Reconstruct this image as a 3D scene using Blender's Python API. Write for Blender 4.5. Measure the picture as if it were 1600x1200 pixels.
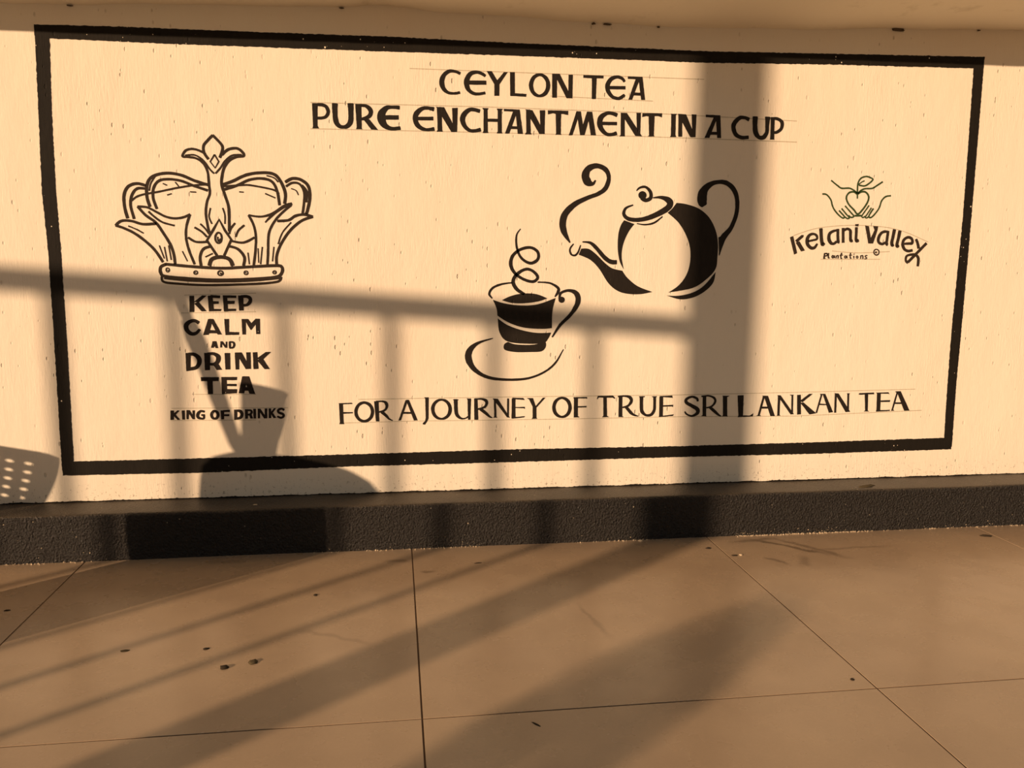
import bpy, bmesh, math, random
from mathutils import Vector, Matrix, noise
from mathutils.geometry import tessellate_polygon

# ------------------------------------------------------------------ scene, camera, light
for o in list(bpy.data.objects): bpy.data.objects.remove(o)
S = bpy.context.scene
C = S.collection
S.view_settings.view_transform = 'Standard'
S.view_settings.look = 'None'
S.view_settings.exposure = 0.0
S.view_settings.gamma = 1.0
S.view_settings.use_curve_mapping = False

cd = bpy.data.cameras.new('camera')
cam = bpy.data.objects.new('camera', cd)
C.objects.link(cam)
cd.sensor_width = 36.0
cd.lens = 1307.89 / 1600 * 36.0
cd.clip_start = 0.02
right = Vector((0.99039225, -0.13806196, 0.00787925))
up = Vector((0.01247523, 0.14594626, 0.98921386))
fwd = Vector((0.13772275, 0.97961145, -0.1462664))
M = Matrix((right, up, -fwd)).transposed().to_4x4()
M.translation = Vector((1.47070959, -3.33120955, 1.11567925))
cam.matrix_world = M
S.camera = cam

AZ, EL = math.radians(52.0), math.radians(14.0)
TE = math.tan(EL)
sun_dir = Vector((-math.sin(AZ) * math.cos(EL), -math.cos(AZ) * math.cos(EL), math.sin(EL)))
sd = bpy.data.lights.new('sun', 'SUN')
sd.energy = SUN_E = 5.9
sd.angle = math.radians(0.7)
sd.color = (1.0, 0.68, 0.435)
sun = bpy.data.objects.new('sun', sd)
C.objects.link(sun)
sun.rotation_euler = sun_dir.to_track_quat('Z', 'Y').to_euler()
sun.location = sun_dir * 12

w = bpy.data.worlds.new('evening_sky')
S.world = w
w.use_nodes = True
nt = w.node_tree
bg = nt.nodes['Background']
tc = nt.nodes.new('ShaderNodeTexCoord')
sx = nt.nodes.new('ShaderNodeSeparateXYZ')
rp = nt.nodes.new('ShaderNodeValToRGB')
nt.links.new(tc.outputs['Generated'], sx.inputs[0])
nt.links.new(sx.outputs['Z'], rp.inputs[0])
rp.color_ramp.elements[0].position = 0.0
rp.color_ramp.elements[0].color = (0.50, 0.41, 0.315, 1)
rp.color_ramp.elements[1].position = 0.7
rp.color_ramp.elements[1].color = (0.345, 0.335, 0.325, 1)
nt.links.new(rp.outputs[0], bg.inputs[0])
bg.inputs[1].default_value = 0.62

# ------------------------------------------------------------------ helpers
def tag(o, label=None, cat=None, group=None, kind=None):
    if label: o['label'] = label
    if cat: o['category'] = cat
    if group: o['group'] = group
    if kind: o['kind'] = kind
    return o

def empty(name, loc, label, cat, group=None):
    o = bpy.data.objects.new(name, None)
    C.objects.link(o)
    o.empty_display_size = 0.05
    o.location = loc
    return tag(o, label, cat, group)

def link_mesh(name, me, mat, parent=None, loc=None):
    if mat and not me.materials: me.materials.append(mat)
    o = bpy.data.objects.new(name, me)
    C.objects.link(o)
    if parent:
        o.parent = parent
        if loc is None: o.matrix_parent_inverse = Matrix.Translation(-Vector(parent.location))
    if loc is not None: o.location = loc
    return o

def from_data(name, vs, fs, mat, parent=None, loc=None, smooth=False):
    me = bpy.data.meshes.new(name)
    me.from_pydata([tuple(v) for v in vs], [], fs)
    me.update()
    if smooth:
        for p in me.polygons: p.use_smooth = True
    return link_mesh(name, me, mat, parent, loc)

def from_bm(name, bm, mat, parent=None, loc=None, smooth=False, bevel=0.0, flat_angle=None):
    if bevel:
        es = [e for e in bm.edges if len(e.link_faces) == 2 and e.calc_face_angle(0) > 0.7]
        bmesh.ops.bevel(bm, geom=es, offset=bevel, segments=2, affect='EDGES', profile=0.6)
    bmesh.ops.recalc_face_normals(bm, faces=bm.faces)
    me = bpy.data.meshes.new(name)
    bm.to_mesh(me); bm.free()
    if smooth:
        for p in me.polygons: p.use_smooth = True
        if flat_angle: me.set_sharp_from_angle(angle=flat_angle)
    return link_mesh(name, me, mat, parent, loc)

def add_box(bm, lo, hi, rotz=0.0, origin=(0, 0, 0)):
    r = bmesh.ops.create_cube(bm, size=1.0)
    s = [hi[i] - lo[i] for i in range(3)]
    c = [(hi[i] + lo[i]) / 2 for i in range(3)]
    bmesh.ops.scale(bm, vec=s, verts=r['verts'])
    bmesh.ops.translate(bm, vec=c, verts=r['verts'])
    if rotz:
        bmesh.ops.rotate(bm, cent=(0, 0, 0), matrix=Matrix.Rotation(rotz, 3, 'Z'), verts=r['verts'])
    bmesh.ops.translate(bm, vec=origin, verts=r['verts'])
    return r['verts']

def lathe(bm, prof, seg=32, origin=(0, 0, 0), axis=None, cap=True):
    q = Vector((0, 0, 1)).rotation_difference(Vector(axis).normalized()) if axis else None
    rings = []
    for r, z in prof:
        ring = []
        for i in range(seg):
            a = 2 * math.pi * i / seg
            v = Vector((r * math.cos(a), r * math.sin(a), z))
            if q: v = q @ v
            ring.append(bm.verts.new(v + Vector(origin)))
        rings.append(ring)
    for a, b in zip(rings, rings[1:]):
        for i in range(seg):
            bm.faces.new((a[i], a[(i + 1) % seg], b[(i + 1) % seg], b[i]))
    if cap:
        bm.faces.new(rings[0][::-1]); bm.faces.new(rings[-1])

def tube(bm, pts, r, seg=10):
    pts = [Vector(p) for p in pts]
    rings = []
    for i, p in enumerate(pts):
        d = (pts[min(i + 1, len(pts) - 1)] - pts[max(i - 1, 0)]).normalized()
        s = d.cross(Vector((0, 0, 1)))
        if s.length < 1e-3: s = Vector((1, 0, 0))
        s.normalize(); t = s.cross(d)
        rr = r[i] if isinstance(r, (list, tuple)) else r
        rings.append([bm.verts.new(p + (s * math.cos(2 * math.pi * k / seg) + t * math.sin(2 * math.pi * k / seg)) * rr) for k in range(seg)])
    for a, b in zip(rings, rings[1:]):
        for k in range(seg):
            bm.faces.new((a[k], a[(k + 1) % seg], b[(k + 1) % seg], b[k]))
    bm.faces.new(rings[0][::-1]); bm.faces.new(rings[-1])

# ------------------------------------------------------------------ materials
def srgb(r, g, b):
    f = lambda c: (c / 255 / 12.92) if c <= 10 else ((c / 255 + 0.055) / 1.055) ** 2.4
    return (f(r), f(g), f(b), 1)

def mat(name, col, rough=0.8, spec=0.3, metal=0.0):
    m = bpy.data.materials.new(name); m.use_nodes = True
    b = m.node_tree.nodes['Principled BSDF']
    b.inputs['Base Color'].default_value = col
    b.inputs['Roughness'].default_value = rough
    b.inputs['Specular IOR Level'].default_value = spec
    b.inputs['Metallic'].default_value = metal
    return m, m.node_tree, b

def N(nt, t, **kw):
    n = nt.nodes.new(t)
    for k, v in kw.items(): setattr(n, k, v)
    return n

def L(nt, a, b): nt.links.new(a, b)

def math_node(nt, op, a, b=None, clamp=False):
    n = N(nt, 'ShaderNodeMath', operation=op, use_clamp=clamp)
    for i, v in enumerate((a, b)):
        if v is None: continue
        if isinstance(v, (int, float)): n.inputs[i].default_value = v
        else: L(nt, v, n.inputs[i])
    return n.outputs[0]

def scaled_pos(nt, s):
    g = N(nt, 'ShaderNodeNewGeometry')
    m = N(nt, 'ShaderNodeVectorMath', operation='MULTIPLY')
    L(nt, g.outputs['Position'], m.inputs[0]); m.inputs[1].default_value = s
    return m.outputs[0]

def noise_tex(nt, vec, scale, detail=3, rough=0.55):
    n = N(nt, 'ShaderNodeTexNoise')
    L(nt, vec, n.inputs['Vector'])
    n.inputs['Scale'].default_value = scale
    n.inputs['Detail'].default_value = detail
    n.inputs['Roughness'].default_value = rough
    return n.outputs[0]

def remap(nt, v, a, b, c=0.0, d=1.0):
    n = N(nt, 'ShaderNodeMapRange'); L(nt, v, n.inputs[0])
    n.inputs[1].default_value = a; n.inputs[2].default_value = b
    n.inputs[3].default_value = c; n.inputs[4].default_value = d
    return n.outputs[0]

def mix_col(nt, fac, a, b):
    n = N(nt, 'ShaderNodeMix', data_type='RGBA')
    if isinstance(fac, (int, float)): n.inputs[0].default_value = fac
    else: L(nt, fac, n.inputs[0])
    for i, v in ((6, a), (7, b)):
        if isinstance(v, tuple): n.inputs[i].default_value = v
        else: L(nt, v, n.inputs[i])
    return n.outputs[2]

def plaster_height(nt):
    """brushed, pitted plaster relief shared by the wall and everything painted on it; returns (height, pits)"""
    fine = noise_tex(nt, scaled_pos(nt, (1, 1, 0.16)), 150, 4, 0.6)
    broad = noise_tex(nt, scaled_pos(nt, (1, 1, 0.5)), 9, 3)
    patch = noise_tex(nt, scaled_pos(nt, (1, 1, 1)), 3.3, 2)
    patch_m = remap(nt, patch, 0.42, 0.62)
    vo = N(nt, 'ShaderNodeTexVoronoi', feature='F1')
    L(nt, scaled_pos(nt, (1, 1, 0.45)), vo.inputs['Vector']); vo.inputs['Scale'].default_value = 50
    rnd = N(nt, 'ShaderNodeSeparateColor'); L(nt, vo.outputs['Color'], rnd.inputs[0])
    size = remap(nt, rnd.outputs[0], 0.45, 1.0, 0.0, 0.25)
    pit = math_node(nt, 'SUBTRACT', size, vo.outputs['Distance'])
    pit = remap(nt, pit, 0.0, 0.10)
    pit = math_node(nt, 'MULTIPLY', pit, remap(nt, patch, 0.38, 0.62, 0.1, 1.0))
    fine_w = math_node(nt, 'MULTIPLY', fine, remap(nt, patch_m, 0, 1, 0.14, 0.42))
    h = math_node(nt, 'ADD', fine_w, math_node(nt, 'MULTIPLY', broad, 0.9))
    h = math_node(nt, 'SUBTRACT', h, math_node(nt, 'MULTIPLY', pit, 0.75))
    return h, pit

def add_bump(nt, b, h, dist, strength=1.0):
    bu = N(nt, 'ShaderNodeBump')
    bu.inputs['Distance'].default_value = dist
    bu.inputs['Strength'].default_value = strength
    L(nt, h, bu.inputs['Height']); L(nt, bu.outputs[0], b.inputs['Normal'])

WALLC = (0.80, 0.735, 0.60, 1)
m_wall, nt, b = mat('cream_limewashed_plaster', WALLC, 0.85, 0.2)
h, pit = plaster_height(nt)
add_bump(nt, b, h, 0.0035)
c = mix_col(nt, remap(nt, noise_tex(nt, scaled_pos(nt, (1, 1, 0.35)), 2.2, 4), 0.35, 0.7), WALLC, (0.80, 0.705, 0.56, 1))
# dirty splash zone: pits just above the kerb hold grime
g = N(nt, 'ShaderNodeNewGeometry'); sp = N(nt, 'ShaderNodeSeparateXYZ'); L(nt, g.outputs['Position'], sp.inputs[0])
low = remap(nt, sp.outputs['Z'], 0.185, 0.27, 1.0, 0.0)
grime = remap(nt, noise_tex(nt, scaled_pos(nt, (1, 1, 0.8)), 85, 4, 0.7), 0.58, 0.64)
grime = math_node(nt, 'MULTIPLY', grime, low)
c = mix_col(nt, math_node(nt, 'MULTIPLY', grime, 0.8), c, (0.22, 0.17, 0.11, 1))
c = mix_col(nt, math_node(nt, 'MULTIPLY', pit, 0.45), c, (0.36, 0.29, 0.19, 1))
L(nt, c, b.inputs['Base Color'])

m_soffit, nt, b = mat('plain_cream_soffit_plaster', (0.84, 0.765, 0.615, 1), 0.9, 0.15)
add_bump(nt, b, noise_tex(nt, scaled_pos(nt, (1, 1, 1)), 14, 4), 0.004)
st = remap(nt, noise_tex(nt, scaled_pos(nt, (1, 1, 1)), 6, 4, 0.65), 0.62, 0.75)
L(nt, mix_col(nt, math_node(nt, 'MULTIPLY', st, 0.35), (0.84, 0.765, 0.615, 1), (0.45, 0.37, 0.25, 1)), b.inputs['Base Color'])

def paint(name, col, speck=0.0, rough=0.55):
    m, nt, b = mat(name, col, 0.7, 0.12)
    h, pit = plaster_height(nt)
    add_bump(nt, b, h, 0.0026)
    n1 = noise_tex(nt, scaled_pos(nt, (1, 1, 0.3)), 60, 3)
    c = mix_col(nt, remap(nt, n1, 0.3, 0.8), col, tuple(min(1, x * 1.3) for x in col[:3]) + (1,))
    if speck:
        vo = N(nt, 'ShaderNodeTexVoronoi', feature='F1')
        L(nt, scaled_pos(nt, (1, 1, 0.8)), vo.inputs['Vector']); vo.inputs['Scale'].default_value = 115
        rnd = N(nt, 'ShaderNodeSeparateColor'); L(nt, vo.outputs['Color'], rnd.inputs[0])
        dens = noise_tex(nt, scaled_pos(nt, (1, 1, 1)), 4.5, 3)
        thr = remap(nt, dens, 0.45, 0.72, -0.03, speck)
        size = math_node(nt, 'SUBTRACT', math_node(nt, 'ADD', rnd.outputs[0], thr), 0.93)
        d = math_node(nt, 'SUBTRACT', math_node(nt, 'MULTIPLY', size, 2.0), vo.outputs['Distance'])
        L(nt, mix_col(nt, remap(nt, d, 0.0, 0.06), c, (0.70, 0.62, 0.48, 1)), b.inputs['Base Color'])
    else:
        L(nt, c, b.inputs['Base Color'])
    return m

m_black = paint('black_wall_paint', (0.017, 0.0135, 0.0105, 1))
m_border = paint('black_border_paint', (0.012, 0.010, 0.0075, 1), 0.16)
m_keep = paint('black_lettering_paint_speckled', (0.018, 0.013, 0.010, 1), 0.07)
m_green = paint('dark_green_paint', (0.034, 0.060, 0.020, 1))
m_brown = paint('dark_brown_lettering_paint', (0.030, 0.021, 0.014, 1))
m_pencil = paint('faint_pencil_grey', (0.45, 0.40, 0.29, 1))

m_kerb, nt, b = mat('black_bitumen_roughcast', (0.02, 0.017, 0.013, 1), 0.55, 0.35)
g = N(nt, 'ShaderNodeNewGeometry'); sp = N(nt, 'ShaderNodeSeparateXYZ'); L(nt, g.outputs['True Normal'], sp.inputs[0])
upm = remap(nt, sp.outputs['Z'], 0.55, 0.9)
vo = N(nt, 'ShaderNodeTexVoronoi', feature='SMOOTH_F1'); L(nt, scaled_pos(nt, (1, 1, 0.8)), vo.inputs['Vector']); vo.inputs['Scale'].default_value = 150
n2 = noise_tex(nt, scaled_pos(nt, (1, 1, 1)), 130, 4, 0.7)
hh = math_node(nt, 'ADD', math_node(nt, 'MULTIPLY', vo.outputs['Distance'], 0.8), n2)
hh = math_node(nt, 'MULTIPLY', hh, remap(nt, upm, 0, 1, 1.0, 0.35))
add_bump(nt, b, hh, 0.009)
dust = math_node(nt, 'MULTIPLY', upm, remap(nt, noise_tex(nt, scaled_pos(nt, (1, 1, 1)), 7, 5, 0.65), 0.3, 0.75, 0.3, 1.0))
c = mix_col(nt, dust, (0.0125, 0.010, 0.0075, 1), (0.058, 0.043, 0.027, 1))
v2 = N(nt, 'ShaderNodeTexVoronoi', feature='F1'); L(nt, scaled_pos(nt, (1, 1, 1)), v2.inputs['Vector']); v2.inputs['Scale'].default_value = 90
r2 = N(nt, 'ShaderNodeSeparateColor'); L(nt, v2.outputs['Color'], r2.inputs[0])
d2 = math_node(nt, 'SUBTRACT', math_node(nt, 'MULTIPLY', math_node(nt, 'SUBTRACT', r2.outputs[0], 0.90), 3.0), v2.outputs['Distance'])
xm = N(nt, 'ShaderNodeSeparateXYZ'); L(nt, g.outputs['Position'], xm.inputs[0])
chips = math_node(nt, 'MULTIPLY', remap(nt, d2, 0, 0.05), remap(nt, noise_tex(nt, scaled_pos(nt, (1, 1, 1)), 5, 2), 0.45, 0.6))
L(nt, mix_col(nt, chips, c, (0.35, 0.29, 0.2, 1)), b.inputs['Base Color'])
b.inputs['Roughness'].default_value = 0.42
b.inputs['Specular IOR Level'].default_value = 0.4

TILE = (0.335, 0.245, 0.160, 1)
m_tile, nt, b = mat('polished_tan_floor_tile', TILE, 0.3, 0.5)
pz = scaled_pos(nt, (1, 1, 1))
mot = noise_tex(nt, pz, 2.3, 5, 0.6)
c = mix_col(nt, remap(nt, mot, 0.3, 0.72), (0.30, 0.215, 0.138, 1), (0.37, 0.27, 0.172, 1))
fine = noise_tex(nt, pz, 130, 3, 0.6)
c = mix_col(nt, remap(nt, fine, 0.35, 0.75, 0, 0.16), c, (0.22, 0.16, 0.10, 1))
# scuffs: short dark rubbed streaks, each where the floor has one
def scuff(ax, ay, bx, by, r, k):
    global c
    g = N(nt, 'ShaderNodeNewGeometry')
    wv = N(nt, 'ShaderNodeTexNoise'); L(nt, pz, wv.inputs['Vector']); wv.inputs['Scale'].default_value = 14; wv.inputs['Detail'].default_value = 3
    off = N(nt, 'ShaderNodeVectorMath', operation='MULTIPLY_ADD')
    L(nt, wv.outputs['Color'], off.inputs[0]); off.inputs[1].default_value = (0.05, 0.05, 0); L(nt, g.outputs['Position'], off.inputs[2])
    s = N(nt, 'ShaderNodeVectorMath', operation='SUBTRACT'); L(nt, off.outputs[0], s.inputs[0]); s.inputs[1].default_value = (ax + 0.025, ay + 0.025, 0)
    d = Vector((bx - ax, by - ay, 0)); ln = d.length; d.normalize(); n = Vector((-d.y, d.x, 0))
    a1 = N(nt, 'ShaderNodeVectorMath', operation='DOT_PRODUCT'); L(nt, s.outputs[0], a1.inputs[0]); a1.inputs[1].default_value = d
    a2 = N(nt, 'ShaderNodeVectorMath', operation='DOT_PRODUCT'); L(nt, s.outputs[0], a2.inputs[0]); a2.inputs[1].default_value = n
    along = remap(nt, math_node(nt, 'ABSOLUTE', math_node(nt, 'SUBTRACT', a1.outputs['Value'], ln / 2)), ln / 2, ln / 4, 0, 1)
    across = remap(nt, math_node(nt, 'ABSOLUTE', a2.outputs['Value']), r, r * 0.2, 0, 1)
    f = math_node(nt, 'MULTIPLY', math_node(nt, 'MULTIPLY', along, across), k)
    c = mix_col(nt, f, c, (0.10, 0.068, 0.04, 1))
scuff(2.87, -0.20, 3.14, -0.44, 0.018, 0.75)
scuff(2.98, -0.20, 3.20, -0.50, 0.016, 0.55)
scuff(2.78, -0.25, 3.02, -0.22, 0.020, 0.5)
scuff(3.02, -0.42, 2.96, -0.55, 0.030, 0.4)
scuff(3.05, -0.37, 3.45, -0.36, 0.014, 0.4)
scuff(2.85, -0.42, 2.92, -0.52, 0.014, 0.6)
scuff(1.42, -0.30, 1.53, -0.30, 0.018, 0.55)
scuff(1.545, -0.43, 1.61, -0.42, 0.012, 0.6)
scuff(0.74, -0.235, 0.93, -0.24, 0.03, 0.35)
scuff(1.15, -0.85, 1.42, -1.0, 0.014, 0.3)
scuff(2.05, -0.75, 2.1, -1.05, 0.014, 0.3)
L(nt, c, b.inputs['Base Color'])
L(nt, remap(nt, noise_tex(nt, pz, 5, 4, 0.6), 0.3, 0.7, 0.20, 0.34), b.inputs['Roughness'])
add_bump(nt, b, math_node(nt, 'ADD', noise_tex(nt, pz, 3.0, 2), math_node(nt, 'MULTIPLY', fine, 0.02)), 0.003)

m_grout, nt, b = mat('brown_sanded_grout', (0.10, 0.062, 0.036, 1), 0.95, 0.1)
m_earth, nt, b = mat('dry_brown_ground', (0.20, 0.145, 0.09, 1), 0.95, 0.1)
L(nt, mix_col(nt, noise_tex(nt, scaled_pos(nt, (1, 1, 1)), 3, 6, 0.7), (0.09, 0.066, 0.042, 1), (0.16, 0.12, 0.075, 1)), b.inputs['Base Color'])
m_dark_dirt, _, _ = mat('dark_dirt', (0.035, 0.026, 0.017, 1), 0.95, 0.1)
m_olive, _, _ = mat('olive_dry_dirt', (0.075, 0.058, 0.032, 1), 0.95, 0.1)
m_web, _, _ = mat('dusty_brown_cobweb', (0.11, 0.08, 0.05, 1), 0.95, 0.1)
m_crumb, _, _ = mat('pale_mortar_crumbs', (0.55, 0.44, 0.30, 1), 0.95, 0.1)
m_plastic, _, _ = mat('ivory_plastic', (0.62, 0.56, 0.44, 1), 0.45, 0.5)
m_steel, _, _ = mat('painted_grey_steel', (0.22, 0.21, 0.20, 1), 0.5, 0.5)
m_column, _, _ = mat('white_column_render', (0.75, 0.70, 0.60, 1), 0.85, 0.2)
m_cane, nt, b = mat('woven_brown_cane', (0.24, 0.14, 0.07, 1), 0.7, 0.3)
wv = N(nt, 'ShaderNodeTexWave', wave_type='BANDS', bands_direction='Z'); L(nt, scaled_pos(nt, (1, 1, 1)), wv.inputs['Vector']); wv.inputs['Scale'].default_value = 30
add_bump(nt, b, wv.outputs['Fac'], 0.004)
m_glaze, _, _ = mat('blue_grey_glazed_pot', (0.12, 0.17, 0.20, 1), 0.2, 0.6)
m_cloth, _, _ = mat('maroon_umbrella_cloth', (0.20, 0.03, 0.03, 1), 0.9, 0.2)
m_terra, _, _ = mat('terracotta', (0.42, 0.19, 0.10, 1), 0.85, 0.2)
m_leaf, _, _ = mat('dark_green_leaf', (0.05, 0.09, 0.03, 1), 0.6, 0.3)
m_soil, _, _ = mat('dark_potting_soil', (0.05, 0.035, 0.022, 1), 0.95, 0.1)

# ------------------------------------------------------------------ the setting
X0, X1 = -6.0, 9.0
KD, KH = 0.1753, 0.1783

bm = bmesh.new()
add_box(bm, (X0, 0.0, -0.02), (X1, 0.22, 2.30))
wall = from_bm('wall_back', bm, m_wall)
tag(wall, 'cream plastered wall carrying the painted tea mural, sunlit with long shadows', 'wall', kind='structure')

# soffit: its inner edge wanders where it was plastered by hand
cor = [(-6, 1.99), (0.108, 1.997), (0.342, 2.003), (0.647, 2.02), (0.982, 2.029), (1.258, 2.038), (1.446, 2.054), (1.528, 2.048), (1.684, 2.037),
       (1.928, 2.036), (2.177, 2.027), (2.561, 2.025), (3.092, 2.039), (3.505, 2.060), (4.078, 2.077), (9, 2.12)]
def corner_z(x):
    for (a, za), (b_, zb) in zip(cor, cor[1:]):
        if a <= x <= b_:
            t = (x - a) / (b_ - a); t = t * t * (3 - 2 * t)
            return za + (zb - za) * t
    return 2.0
def eave_z(x): return 2.078 + (x - 0.1) * 0.0077
vs, fs = [], []
n = 400
prof = [(0.0, 0.0), (-0.02, 0.07), (-0.06, 0.2), (-0.16, 0.45), (-0.30, 0.8), (-0.42, 1.0)]
for i in range(n + 1):
    x = X0 + (X1 - X0) * i / n
    for j, (y, t) in enumerate(prof):
        z = corner_z(x) * (1 - t) + eave_z(x) * t + 0.002 * noise.noise(Vector((x * 7, y * 9, 3)))
        if j == 0: z += 0.003 * noise.noise(Vector((x * 16, 0, 9)))
        vs.append((x, y, z))
    vs.append((x, -0.42, 2.28)); vs.append((x, 0.0, 2.30))
k = len(prof) + 2
for i in range(n):
    for j in range(k):
        a, b_ = i * k + j, i * k + (j + 1) % k
        fs.append((a, b_, b_ + k, a + k))
fs.append(tuple(range(k))[::-1]); fs.append(tuple(n * k + j for j in range(k)))
ceil = from_data('ceiling', vs, fs, m_soffit, smooth=False)
for p in ceil.data.polygons: p.use_smooth = True
ceil.data.set_sharp_from_angle(angle=0.6)
tag(ceil, 'cream plastered soffit running along the top of the wall', 'ceiling', kind='structure')

# kerb: black roughcast ledge along the wall foot
vs, fs = [], []
sec = []
for i in range(7): sec.append((-KD * i / 7 * 0.96, KH, 0))
for i in range(5):
    a = math.pi / 2 * i / 4
    sec.append((-KD + 0.012 - 0.012 * math.sin(a), KH - 0.012 + 0.012 * math.cos(a), 1))
for i in range(1, 19): sec.append((-KD, (KH - 0.012) * (1 - i / 18) - 0.004 * (i == 18), 1))
xs = []
x = -2.0
while x < 6.0: xs.append(x); x += 0.0075
xs = [X0, -4, -3] + xs + [7, 8, X1]
for x in xs:
    for (y, z, rough) in sec:
        a = 0.0018 * noise.noise(Vector((x * 60, y * 60, z * 60))) + 0.0016 * noise.noise(Vector((x * 140, y * 140, z * 140)))
        wob = 0.004 * noise.noise(Vector((x * 1.6, 0, 4)))
        if rough: vs.append((x, y + wob + a * 1.4, z + a * 0.4 + 0.003 * noise.noise(Vector((x * 3, 1, 1)))))
        else: vs.append((x, y, z + a * 0.5 + 0.003 * noise.noise(Vector((x * 3, 1, 1)))))
k = len(sec)
for i in range(len(xs) - 1):
    for j in range(k - 1):
        a = i * k + j
        fs.append((a, a + 1, a + 1 + k, a + k))
kerb = from_data('trim_1', vs, fs, m_kerb, smooth=True)
tag(kerb, 'black roughcast kerb ledge running along the foot of the cream wall', 'kerb', kind='structure')
# ragged top edge of the black paint where it was brushed up onto the wall
vs, fs = [], []
x = -1.5; i = 0
while x < 6.0:
    hgt = 0.004 + 0.0035 * noise.noise(Vector((x * 14, 0, 0))) + 0.004 * max(0, noise.noise(Vector((x * 95, 5, 0))))
    vs += [(x, -0.0008, KH - 0.006), (x, -0.0008, KH + hgt)]
    if i: fs.append((2 * i - 2, 2 * i - 1, 2 * i + 1, 2 * i))
    x += 0.004; i += 1
from_data('paint_edge', vs, fs, m_border, parent=kerb)

# floor: base slab with grout level, tiles as pieces
bm = bmesh.new(); add_box(bm, (-6.8, -5.7, -0.12), (8.0, 0.1, -0.0014))
floor = from_bm('floor', bm, m_grout)
tag(floor, 'polished tan tiled veranda floor with thin brown joints', 'floor', kind='structure')
TX, TY, TW, TL = 0.3254, -1.4076, 1.2, 1.4
bm = bmesh.new(); add_box(bm, (0.0023, 0.0023, -0.0014), (TW - 0.0023, TL - 0.0023, 0.0), 0)
es = [e for e in bm.edges if all(v.co.z > -0.0007 for v in e.verts)]
bmesh.ops.bevel(bm, geom=es, offset=0.0005, segments=1, affect='EDGES')
tile_me = bpy.data.meshes.new('tile'); bm.to_mesh(tile_me); bm.free()
tile_me.materials.append(m_tile)
rnd = random.Random(3)
for i in range(-6, 6):
    for j in range(-3, 1):
        o = bpy.data.objects.new('tile', tile_me); C.objects.link(o); o.parent = floor
        o.location = (TX + i * TW, TY + j * TL, rnd.uniform(0.0, 0.0003))
# open ground past the veranda
vs = [(-60, -60, -0.14), (60, -60, -0.14), (60, 40, -0.14), (-60, 40, -0.14)]
gr = from_data('ground', vs, [(0, 1, 2, 3)], m_earth)
tag(gr, 'dry brown ground beyond the tiled veranda', 'ground', kind='structure')

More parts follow.
